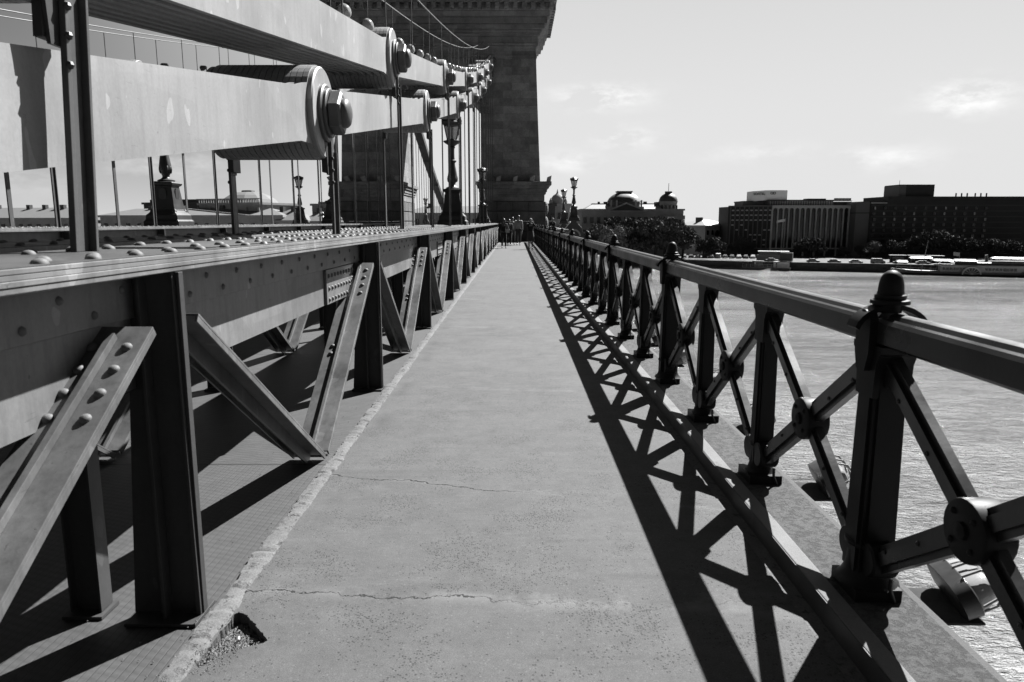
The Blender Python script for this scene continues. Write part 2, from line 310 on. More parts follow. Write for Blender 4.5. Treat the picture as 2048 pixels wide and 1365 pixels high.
# ------------------------------------------------------------------ mesh helpers
class MB:
    def __init__(s): s.v, s.f = [], []
    def add(s, vs, fs):
        o = len(s.v); s.v += [tuple(p) for p in vs]; s.f += [tuple(i + o for i in f) for f in fs]; return s
    def box(s, x0, x1, y0, y1, z0, z1):
        return s.add([(x0, y0, z0), (x1, y0, z0), (x1, y1, z0), (x0, y1, z0), (x0, y0, z1), (x1, y0, z1), (x1, y1, z1), (x0, y1, z1)],
                     [(0, 3, 2, 1), (4, 5, 6, 7), (0, 1, 5, 4), (1, 2, 6, 5), (2, 3, 7, 6), (3, 0, 4, 7)])
    def frust(s, x0, x1, y0, y1, z0, X0, X1, Y0, Y1, z1):
        return s.add([(x0, y0, z0), (x1, y0, z0), (x1, y1, z0), (x0, y1, z0), (X0, Y0, z1), (X1, Y0, z1), (X1, Y1, z1), (X0, Y1, z1)],
                     [(0, 3, 2, 1), (4, 5, 6, 7), (0, 1, 5, 4), (1, 2, 6, 5), (2, 3, 7, 6), (3, 0, 4, 7)])
    def beam(s, a, b, wdt, h, side=(1, 0, 0), off=(0, 0)):
        """box of width wdt along 'side' and height h along the normal, running from a to b"""
        a, b = Vector(a), Vector(b); d = (b - a).normalized(); sv = Vector(side); sv = (sv - d * sv.dot(d)).normalized(); n = d.cross(sv)
        if n.z < 0: n = -n
        vs = []
        for p in (a, b):
            for i, j in ((-1, -1), (1, -1), (1, 1), (-1, 1)):
                vs.append(p + sv * (off[0] + i * wdt / 2) + n * (off[1] + j * h / 2))
        return s.add(vs, [(0, 3, 2, 1), (4, 5, 6, 7), (0, 1, 5, 4), (1, 2, 6, 5), (2, 3, 7, 6), (3, 0, 4, 7)])
    def tube(s, pts, r, n=8, cap=True):
        pts = [Vector(p) for p in pts]; rs = r if isinstance(r, (list, tuple)) else [r] * len(pts); o = []
        up = None
        for i, p in enumerate(pts):
            d = (pts[min(i + 1, len(pts) - 1)] - pts[max(i - 1, 0)]).normalized()
            if up is None: up = Vector((0, 0, 1)) if abs(d.z) < 0.9 else Vector((1, 0, 0))
            a = d.cross(up).normalized(); b = a.cross(d).normalized(); up = b
            o += [p + (a * math.cos(2 * math.pi * k / n) + b * math.sin(2 * math.pi * k / n)) * rs[i] for k in range(n)]
        f = [(i * n + k, i * n + (k + 1) % n, (i + 1) * n + (k + 1) % n, (i + 1) * n + k) for i in range(len(pts) - 1) for k in range(n)]
        if cap: f += [tuple(range(n)), tuple((len(pts) - 1) * n + n - 1 - k for k in range(n))]
        return s.add(o, f)
    def lathe(s, prof, c=(0, 0, 0), n=16, axis='z', ph=0.0, sq=None):
        """prof: (r, h) list. sq: if set, corner scaling for square sections"""
        o = []
        for r, h in prof:
            for k in range(n):
                a = 2 * math.pi * k / n + ph; q = (r * math.cos(a), r * math.sin(a))
                if axis == 'z': o.append((c[0] + q[0], c[1] + q[1], c[2] + h))
                elif axis == 'x': o.append((c[0] + h, c[1] + q[0], c[2] + q[1]))
                else: o.append((c[0] + q[0], c[1] + h, c[2] + q[1]))
        m = len(prof)
        f = [(i * n + k, i * n + (k + 1) % n, (i + 1) * n + (k + 1) % n, (i + 1) * n + k) for i in range(m - 1) for k in range(n)]
        f += [tuple(range(n))[::-1], tuple((m - 1) * n + k for k in range(n))]
        return s.add(o, f)
    def prism(s, poly, h0, h1, axis='x'):
        """poly of (a,b): axis x -> (y,z); axis y -> (x,z); axis z -> (x,y)"""
        n = len(poly); o = []
        for h in (h0, h1):
            for a, b in poly: o.append((h, a, b) if axis == 'x' else (a, h, b) if axis == 'y' else (a, b, h))
        return s.add(o, [tuple(range(n))[::-1], tuple(range(n, 2 * n))] + [(k, (k + 1) % n, n + (k + 1) % n, n + k) for k in range(n)])
    def ball(s, c, rx, ry, rz, n=10, m=6, z0=-90):
        o, f = [], []
        for i in range(m + 1):
            e = R(z0 + (90 - z0) * i / m)
            for k in range(n):
                a = 2 * math.pi * k / n; o.append((c[0] + rx * math.cos(e) * math.cos(a), c[1] + ry * math.cos(e) * math.sin(a), c[2] + rz * math.sin(e)))
        f = [(i * n + k, i * n + (k + 1) % n, (i + 1) * n + (k + 1) % n, (i + 1) * n + k) for i in range(m) for k in range(n)]
        return s.add(o, f)
    def xf(s, fn): s.v = [tuple(fn(p)) for p in s.v]; return s
    def mesh(s, name, mat, smooth=None):
        me = bpy.data.meshes.new(name); me.from_pydata(s.v, [], s.f)
        if mat: me.materials.append(mat)
        bm = bmesh.new(); bm.from_mesh(me); bmesh.ops.recalc_face_normals(bm, faces=bm.faces); bm.to_mesh(me); bm.free()
        if smooth is not None:
            me.polygons.foreach_set('use_smooth', [True] * len(me.polygons)); me.update()
            me.set_sharp_from_angle(angle=R(smooth))
        return me
    def build(s, name, mat, parent=None, smooth=None, bevel=0.0, loc=None):
        o = bpy.data.objects.new(name, s.mesh(name, mat, smooth)); col.objects.link(o)
        if parent: o.parent = parent
        if loc: o.location = loc
        if bevel:
            b = o.modifiers.new('bevel', 'BEVEL'); b.width = bevel; b.segments = 2; b.limit_method = 'ANGLE'; b.angle_limit = R(40)
        return o
def tag(o, label=None, cat=None, group=None, kind=None):
    if label: o['label'] = label
    if cat: o['category'] = cat
    if group: o['group'] = group
    if kind: o['kind'] = kind
    return o
def empty(name, loc=(0, 0, 0), rz=0):
    o = bpy.data.objects.new(name, None); col.objects.link(o); o.location = loc; o.rotation_euler = (0, 0, rz); o.empty_display_size = 0.2; return o
def inst(me, name, parent=None, loc=(0, 0, 0), rz=0, sc=None):
    o = bpy.data.objects.new(name, me); col.objects.link(o); o.parent = parent; o.location = loc; o.rotation_euler = (0, 0, rz)
    if sc: o.scale = sc
    return o
KIDS = {}
def kids(o): return [c for c in bpy.data.objects if c.parent == o]
def copy_tree(o, parent=None):
    c = o.copy(); col.objects.link(c); c.parent = parent
    for k in kids(o): copy_tree(k, c)
    return c
ORD = ['first', 'second', 'third', 'fourth', 'fifth', 'sixth', 'seventh', 'eighth', 'ninth', 'tenth', 'eleventh', 'twelfth', 'thirteenth', 'fourteenth',
       'fifteenth', 'sixteenth', 'seventeenth', 'eighteenth', 'nineteenth', 'twentieth']
TENS = ['', '', 'twenty', 'thirty', 'forty', 'fifty']
def ordn(i):
    if i < 20: return ORD[i]
    t, u = (i + 1) // 10, (i + 1) % 10
    return {2: 'twentieth', 3: 'thirtieth', 4: 'fortieth', 5: 'fiftieth'}[t] if u == 0 else TENS[t] + '-' + ORD[u - 1]

Y0, S, KMIN, KMAX = 2.5, 3.72, -3, 14
YK = lambda k: Y0 + S * k
YB0, YB1 = -12.0, 55.0          # extent of the built bridge before the tower
CX = -5.585                     # centre line of the bridge
def zu(y): return 0.001409 * y * y + 0.12064 * y + 2.253
def zl(y): return zu(y) - 0.702

# ------------------------------------------------------------------ SETTING
# river
MB().add([(-900, -300, -15.5), (1200, -300, -15.5), (1200, 420, -15.5), (-900, 420, -15.5)], [(0, 1, 2, 3)]).build('river', M['water']); bpy.data.objects['river']['kind'] = 'structure'
# far bank: one sheet to the horizon, following the waterline
BANK = [(-900, 215), (-60, 215), (16, 290), (60, 274), (84, 258.5), (124, 244), (161, 228), (260, 190), (520, 110), (1400, -120)]
far = BANK + [(5000, 5000), (-5000, 5000), (-5000, 215)]
MB().prism(far, -19, -12.8, 'z').build('far_bank', M['ground']); bpy.data.objects['far_bank']['kind'] = 'structure'
# quay wall
q = MB()
for (a, b) in zip(BANK[3:-1], BANK[4:]):
    a, b = Vector(a), Vector(b); n = Vector((b.y - a.y, -(b.x - a.x))).normalized()
    n = n if n.y < 0 else -n
    p = [a + n * 0.9, b + n * 0.9, b - n * 1.2, a - n * 1.2]
    q.prism([tuple(v) for v in p], -18, -12.55, 'z')
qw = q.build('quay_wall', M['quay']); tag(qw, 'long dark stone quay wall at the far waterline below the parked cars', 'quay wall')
# rubble slope left of the wall
rs = MB(); random.seed(3)
nx = 46; pts = []
for i in range(nx + 1):
    for j in range(6):
        x = 20 + (92 - 20) * i / nx
        yb = 290 - (x - 16) * 0.36 if x < 60 else 274 - (x - 60) * 0.66
        pts.append((x, yb - 3 + j * 1.6 + random.uniform(-.3, .3), -15.7 + j * 0.62 + random.uniform(-.22, .22)))
rs.add(pts, [(i * 6 + j, (i + 1) * 6 + j, (i + 1) * 6 + j + 1, i * 6 + j + 1) for i in range(nx) for j in range(5)])
tag(rs.build('rubble_slope', M['rubble']), kind='structure')

# sidewalk: asphalt slab with the pothole cut through it
hole = [(-1.062, 2.475), (-1.045, 2.50), (-1.005, 2.478), (-0.952, 2.415), (-0.905, 2.355), (-0.869, 2.311), (-0.90, 2.29), (-0.945, 2.268), (-0.987, 2.245), (-1.02, 2.20), (-1.045, 2.165), (-1.062, 2.18), (-1.064, 2.30)]
random.seed(77); hh = []
for p, q in zip(hole, hole[1:] + hole[:1]):
    L_ = math.dist(p, q); n_ = max(1, int(L_ / .009))
    for i in range(n_):
        f = i / n_; hh.append((p[0] + (q[0] - p[0]) * f + random.uniform(-.0035, .0035), p[1] + (q[1] - p[1]) * f + random.uniform(-.0035, .0035)))
hole = hh
rect = [(-1.075, YB0), (1.075, YB0), (1.075, YB1), (-1.075, YB1)]
sw = MB()
loops = [[Vector((x, y, 0)) for x, y in rect], [Vector((x, y, 0)) for x, y in hole]]
tri = geometry.tessellate_polygon(loops); flat = rect + hole
sw.add([(x, y, 0.0) for x, y in flat], [tuple(t) for t in tri])
nh = len(hole); base = len(sw.v)
sw.add([(x, y, 0.0) for x, y in hole] + [(x + 0.004 * random.uniform(-1, 1), y, -0.05) for x, y in hole], [(k, (k + 1) % nh, nh + (k + 1) % nh, nh + k) for k in range(nh)])
o = sw.build('sidewalk', M['asphalt']); tag(o, kind='structure')
tag(MB().box(1.077, 1.142, YB0, YB1, -0.35, -0.004).build('gutter_strip', M['kerb']), kind='structure')
tag(MB().box(-1.16, 1.075, YB0, YB1, -0.35, -0.045).build('sidewalk_bed', M['pit']), kind='structure')
# crumbs in the pothole
random.seed(11); g = MB()
def inhole(x, y):
    c = False; j = nh - 1
    for i in range(nh):
        if (hole[i][1] > y) != (hole[j][1] > y) and x < (hole[j][0] - hole[i][0]) * (y - hole[i][1]) / (hole[j][1] - hole[i][1]) + hole[i][0]: c = not c
        j = i
    return c
for _ in range(1900):
    x, y = random.uniform(-1.09, -.86), random.uniform(2.12, 2.48)
    inside = inhole(x, y)
    if not inside and random.random() > (0.55 if y < 2.27 and x < -.95 else 0.03): continue
    depth = 0.045 if inside else 0.0
    fill = max(0, 1 - max(0, (y - 2.2) / 0.22)) * 0.04 if inside else 0
    r = random.uniform(.0022, .0075) if inside else random.uniform(.0012, .004)
    z = -depth + fill + r * 0.4 + random.uniform(0, .006 if inside else 0.0)
    if x < -1.075: z += 0.012
    vs = [(x + r * random.uniform(.6, 1.1) * dx, y + r * random.uniform(.6, 1.1) * dy, z + r * .8 * random.uniform(.5, 1) * dz) for dx, dy, dz in ((1, 0, 0), (0, 1, 0), (-1, 0, 0), (0, -1, 0), (0, 0, 1), (0, 0, -1))]
    g.add(vs, [(0, 1, 4), (1, 2, 4), (2, 3, 4), (3, 0, 4), (1, 0, 5), (2, 1, 5), (3, 2, 5), (0, 3, 5)])
tag(g.build('gravel_crumbs', M['gravel']), 'pale broken asphalt crumbs filling the pothole beside the kerb strip', 'gravel', kind='stuff')
b = MB().tube([(-0.985, 2.335, -0.012), (-0.990, 2.352, -0.010)], 0.0045, 10)
tag(b.build('cigarette_butt', M['white'], smooth=40), 'small white cigarette butt lying in the pothole gravel', 'cigarette butt')
def pebbles(seed, n, x0, x1, y0, y1, z, name, label):
    random.seed(seed); g = MB()
    for _ in range(n):
        x, y, r = random.uniform(x0, x1), y0 + (y1 - y0) * random.random() ** 2.0, random.uniform(.0015, .0055)
        vs = [(x + r * random.uniform(.6, 1.2) * dx, y + r * random.uniform(.6, 1.2) * dy, z + r * .7 * dz) for dx, dy, dz in ((1, 0, 0), (0, 1, 0), (-1, 0, 0), (0, -1, 0), (0, 0, 1), (0, 0, -1))]
        g.add(vs, [(0, 1, 4), (1, 2, 4), (2, 3, 4), (3, 0, 4), (1, 0, 5), (2, 1, 5), (3, 2, 5), (0, 3, 5)])
    tag(g.build(name, M['gravel']), label, 'grit', kind='stuff')
pebbles(5, 240, -1.19, -1.06, 1.7, 9, 0.006, 'grit', 'loose grit scattered along the pale kerb strip')
pebbles(6, 120, -1.6, -1.17, 1.7, 9, -0.012, 'grit', 'loose grit lying on the ribbed tread plates')

# kerb strip of mortar with ragged edges
random.seed(4); ks = MB(); y = YB0; left, right = [], []
while y < YB1:
    st = 0.017 if 1.5 < y < 14 else 0.3
    wa_ = 0.8 * globals().get('wa_', 0) + random.uniform(-.005, .005); wb_ = 0.85 * globals().get('wb_', 0) + random.uniform(-.005, .005); left.append((-1.155 + wa_ + random.uniform(-.003, .003), y)); right.append((-1.064 + wb_ - .006 + random.uniform(-.003, .003), y)); y += st
n = len(left); vs = []
for (lx, yy), (rx, _) in zip(left, right):
    h = 0.009 + random.uniform(-.006, .005)
    vs += [(lx, yy, -0.04), (lx + 0.008, yy, h), ((lx + rx) / 2, yy, h + .003), (rx - 0.012, yy, h - .002), (rx, yy, -0.004)]
ks.add(vs, [(i * 5 + j, i * 5 + j + 1, (i + 1) * 5 + j + 1, (i + 1) * 5 + j) for i in range(n - 1) for j in range(4)])
tag(ks.build('kerb_strip', M['kerb'], smooth=50), kind='structure')
# tread-plate floor under the girder, roadway beyond, and the far sidewalk
tag(MB().box(-2.95, -1.16, YB0, YB1, -0.05, -0.018).build('tread_floor', M['tread']), kind='structure')
tag(MB().box(-8.22, -2.95, YB0, 110, -0.35, -0.03).build('roadway', M['road']), kind='structure')
tag(MB().box(-12.6, -8.22, YB0, YB1, -0.30, -0.022).build('far_walkway', M['tread']), kind='structure')
# outer ledge
tag(MB().box(1.1392, 1.1426, YB0, 53, -0.003, 0.086).build('kerb_face_shade', M['stanchion']), kind='structure')  # added dark strip: shade on the kerb side put into its colour
tag(MB().box(1.143, 1.214, YB0, 53, -0.30, 0.090).build('edge_stone', M['edge'], bevel=0.004), kind='structure')
tag(MB().box(1.216, 1.470, YB0, 53, -0.30, 0.085).build('outer_ledge', M['moss']), kind='structure')
tag(MB().box(1.472, 1.51, YB0, 53, -0.34, 0.075).build('ledge_lip', M['outer'], bevel=0.006), kind='structure')
tag(MB().box(-12.7, 1.50, YB0, 50, -0.9, -0.36).build('deck_underside', M['stanchion']), kind='structure')

# ------------------------------------------------------------------ SUSPENSION CHAINS
PW, PT, NP, XO = 0.098, 0.043, 8, -1.64       # plate pitch, plate thickness, plates per link, outer face
def eyebar(mb, ya, za, yb, zb, x0a, x0b, t, r=0.380, hb=0.202):
    """one flat bar with round heads at both pins; x0a/x0b outer face at each end"""
    L = math.hypot(yb - ya, zb - za); c, s = (yb - ya) / L, (zb - za) / L
    a0 = math.asin(min(1, (hb + 0.03) / r)); pr = []
    N = 30
    for i in range(N + 1):                                # far head, from top neck round to bottom neck
        a = math.pi - a0 - (2 * math.pi - 2 * a0) * i / N
        pr.append((L + r * math.cos(a), r * math.sin(a)))
    pr.append((L - r * 1.55, -hb)); pr.append((r * 1.55, -hb))
    for i in range(N + 1):
        a = -a0 - (2 * math.pi - 2 * a0) * i / N
        pr.append((r * math.cos(a), r * math.sin(a)))
    pr.append((r * 1.55, hb)); pr.append((L - r * 1.55, hb))
    n = len(pr); vs = []
    for side in (0, 1):
        for u, v in pr:
            f = max(0, min(1, u / L)); x = x0a + (x0b - x0a) * f - side * t
            vs.append((x, ya + u * c - v * s, za + u * s + v * c))
    mb.add(vs, [tuple(range(n))[::-1], tuple(range(n, 2 * n))] + [(k, (k + 1) % n, n + (k + 1) % n, n + k) for k in range(n)])
def pin_mesh():
    m = MB()
    m.lathe([(0.235, 0.045), (0.235, 0.068), (0.222, 0.078)], axis='x', n=32)
    m.lathe([(0.200, 0.078), (0.200, 0.098), (0.192, 0.104)], axis='x', n=32)
    m.lathe([(0.168, 0.104), (0.178, 0.114), (0.178, 0.190), (0.156, 0.206)], axis='x', n=6, ph=R(30))
    m.lathe([(0.122, 0.206), (0.118, 0.232), (0.10, 0.252), (0.055, 0.266), (0.0, 0.270)], axis='x', n=24)
    return m.mesh('pin_nut', M['nut'], 35)
PIN = pin_mesh()
PDISC = MB().lathe([(0.30, -0.02), (0.368, -0.001), (0.368, 0.032), (0.356, 0.044), (0.0, 0.045)], axis='x', n=44).mesh('pin_disc', M['chain'], 35)
def chain(zf, par, mirror, label):
    root = empty('suspension_chain', (XO, YK(0), zf(YK(0)))); tag(root, label, 'bridge chain')
    k0, k1 = (-4, 14) if par == 0 else (-3, 13)
    ks_ = list(range(k0, k1 + 1, 2))
    pinsY = [YK(k) for k in ks_] + ([62.0] if par == 1 else [61.0])
    zf0 = zf
    zf = lambda y: zf0(y) - (0.085 if par == 1 and abs(y - YK(-1)) < .01 else 0)
    def sx(x): return (2 * CX - x) if mirror else x
    for a, b in zip(pinsY, pinsY[1:]):
        mb = MB()
        for i in range(NP):
            x0 = XO - i * PW
            eyebar(mb, a, zf(a), b, zf(b), x0 - PW * 0.52, x0, PT)
        if mirror: mb.xf(lambda p: (2 * CX - p[0], p[1], p[2]))
        mb.xf(lambda p: (p[0] - root.location.x, p[1] - root.location.y, p[2] - root.location.z))
        mb.build('eyebar_link', M['chain'], root)
    for y in pinsY[:-1]:
        for side in (0, 1):
            x = XO + 0.0 if side == 0 else XO - NP * PW - 0.02
            flip = (side == 1) ^ mirror
            o = inst(PIN, 'pin_nut', root, Vector((sx(x), y, zf(y))) - root.location, math.pi if flip else 0)
            o.rotation_euler = (R(12), 0, math.pi if flip else 0)
            inst(PDISC, 'pin_disc', root, Vector((sx(x), y, zf(y))) - root.location, math.pi if flip else 0)
    return root
chain(zu, 0, False, 'upper chain of pale flat eyebar links nearest the sidewalk, small floodlights along its top')
chain(zl, 1, False, 'lower chain of pale flat eyebar links nearest the sidewalk, huge hexagonal pin nut in front')
chain(zu, 0, True, 'upper pale eyebar chain on the far side of the roadway')
chain(zl, 1, True, 'lower pale eyebar chain on the far side of the roadway')
# the side-span chain that comes down behind the tower, far side
root = empty('suspension_chain', (2 * CX + 2.0, 62, 13)); tag(root, 'dark chain coming down beyond the tower, seen through its archway', 'bridge chain')
def zs(y): return 12.9 - 0.365 * (y - 61.8) + 0.0022 * (y - 61.8) ** 2
ys = [61.8 + 7.44 * i for i in range(6)]
for a, b in zip(ys, ys[1:]):
    mb = MB()
    for i in range(NP): eyebar(mb, a, zs(a), b, zs(b), -9.55 + i * PW, -9.55 + i * PW, PT, 0.375, 0.26)
    mb.xf(lambda p: (p[0] - root.location.x, p[1] - root.location.y, p[2] - root.location.z)); mb.build('eyebar_link', M['stanchion'], root)
for i in range(22):
    y = 63.5 + i * 1.86; z = zs(y)
    m = MB().box(-0.025, 0.025, -0.03, 0.03, 0, z - 1.3); tag(m.build('hanger_rod', M['hanger'], loc=(-9.3, y, 1.3)), 'thin hangers under the side chain beyond the tower archway', 'hanger', 'hangers beyond the tower')

# ------------------------------------------------------------------ HANGERS
def hanger(k, mirror, inner, label, group):
    y = YK(k); zf = zu if k % 2 == 0 else zl; zp = zf(y); zb = 1.352
    root = empty('bridge_hanger', (0, y, zb)); tag(root, label, 'hanger', group)
    rod, brk = MB(), MB(); H = zp - zb
    rod.box(-1.590, -1.566, 0.066, 0.090, 0, H - 0.10)
    rod.box(-1.590, -1.545, 0.155, 0.172, 0, H - 0.30); rod.box(-1.590, -1.572, 0.091, 0.1545, 0, H - 0.30)
    brk.prism([(-0.10, H - 0.10), (0.24, H - 0.10), (0.25, H - 0.24), (0.21, H - 0.36), (0.165, H - 0.44), (0.155, H - 0.50), (0.02, H - 0.50), (0.0, H - 0.36)], -1.5915, -1.606, 'x')
    brk.box(-1.6395, -1.607, 0.0, 0.16, H - 0.48, H - 0.36)
    for q in range(3):
        brk.ball((-1.566, 0.078, H - 0.36 - q * 0.1), .016, .016, .016, 8, 4)
    if k == 0 and not inner and not mirror:      # this one leans a little forward
        for m in (rod, brk): m.xf(lambda p: (p[0], p[1] + 0.085 * p[2], p[2]))
    if inner:
        for m in (rod, brk): m.xf(lambda p: (-4.03 - p[0], p[1], p[2]))
    if mirror:
        for m in (rod, brk): m.xf(lambda p: (2 * CX - p[0], p[1], p[2]))
    xs = [p[0] for p in rod.v]; cx = sum(xs) / len(xs); root.location.x = cx
    for m in (rod, brk): m.xf(lambda p: (p[0] - cx, p[1], p[2]))
    rod.build('rod', M['hanger'], root, bevel=0.003 if not mirror and k < 4 else 0); brk.build('bracket', M['stanchion'], root)
HK = [k for k in range(-2, 14)]
for k in HK:
    i = k
    pos = 'nearest' if i <= 0 else ordn(i)
    if i < 0:
        lo = 'flat steel hanger of the near chain behind the camera position'; gr = 'hangers behind the photographer'
        hanger(k, False, False, lo, gr); hanger(k, False, True, lo, gr); continue
    hanger(k, False, False, ('thick dark hanger nearest the camera, crossing the big pale chain link' if i == 0 else
                             'flat hanger, %s after the thick foreground one, sidewalk face of the near chain' % ordn(i - 1)), 'hangers of the near chain')
    hanger(k, False, True, ('dark hanger on the road face of the near chain, first of its row' if i == 0 else 'flat hanger, %s of the row on the road face of the near chain' % ordn(i)), 'hangers of the near chain')
    hanger(k, True, False, 'thin hanger, %s of the outermost row on the far chain' % ordn(i), 'hangers of the far chain')
    hanger(k, True, True, 'thin hanger, %s of the road-side row on the far chain' % ordn(i), 'hangers of the far chain')

# inspection handrail wires above the chains
def chain_rail(x, hgt, label, mat='hanger'):
    root = empty('chain_handrail', (x, YK(-1), zu(YK(-1)) + 0.19)); tag(root, label, 'handrail'); L = root.location
    P = lambda y, h: Vector((x, y, zu(y) + 0.19 + h)) - L
    n = 18; y0 = YK(-1)
    MB().tube([P(y0 + (54.6 - y0) * i / 60, hgt) for i in range(61)], 0.011, 6).build('wire', M[mat], root)
    ysx = [YK(0) + 2.48 * i for i in range(-1, 22)]
    me = MB().tube([(0, 0, -0.05), (0, 0, hgt)], 0.010, 5).mesh('post', M['stanchion'])
    for y in ysx:
        if y < 54.6: inst(me, 'post', root, P(y, 0))
chain_rail(-1.70, 0.98, 'thin inspection handrail wire over the near chain, sidewalk edge')
chain_rail(-2.42, 1.05, 'thin inspection handrail wire over the near chain, road edge')
chain_rail(-8.80, 0.80, 'thin inspection handrail wire over the far chain, road edge', 'stanchion')
chain_rail(-9.48, 0.80, 'thin inspection handrail wire over the far chain, outer edge', 'stanchion')

# floodlights on top of the chains
fl_h = MB(); fl_h.lathe([(0.0, -0.24), (0.05, -0.23), (0.07, -0.16), (0.082, -0.06), (0.095, 0.0)], axis='x', n=14); FLH = fl_h.mesh('housing', M['stanchion'], 40)
fl_l = MB(); fl_l.lathe([(0.095, 0.0), (0.098, 0.018), (0.080, 0.05), (0.045, 0.072), (0.0, 0.082)], axis='x', n=14); FLL = fl_l.mesh('lens', M['lampglass_lens'], 60)
fl_b = MB(); fl_b.box(-0.10, -0.08, -0.11, -0.09, -0.17, 0.02); fl_b.box(-0.10, -0.08, 0.09, 0.11, -0.17, 0.02); fl_b.box(-0.115, -0.065, -0.11, 0.11, -0.19, -0.17); fl_b.tube([(-0.09, 0, -0.19), (-0.09, 0, -0.30)], 0.018, 6); FLB = fl_b.mesh('bracket', M['stanchion'])
def floodlight(x, y, z, rz, label, group):
    root = empty('floodlight', (x, y, z - .08), rz); root.scale = (.85,) * 3; tag(root, label, 'floodlight', group)
    inst(FLH, 'housing', root); inst(FLL, 'lens', root); inst(FLB, 'bracket', root)
i = 0; y = 6.73
while y < 54:
    floodlight(-1.80, y, zu(y) + 0.19 + 0.22, R(-38), 'small round floodlight on top of the near chain, %s counting from the camera' % ordn(i), 'floodlights on the near chain'); y += 1.24; i += 1
i = 0; y = 15.0
while y < 54:
    floodlight(-9.37, y, zu(y) + 0.19 + 0.22, R(-38 + 180), 'tiny floodlight on top of the far chain, %s from the left' % ordn(i), 'floodlights on the far chain'); y += 2.48; i += 1

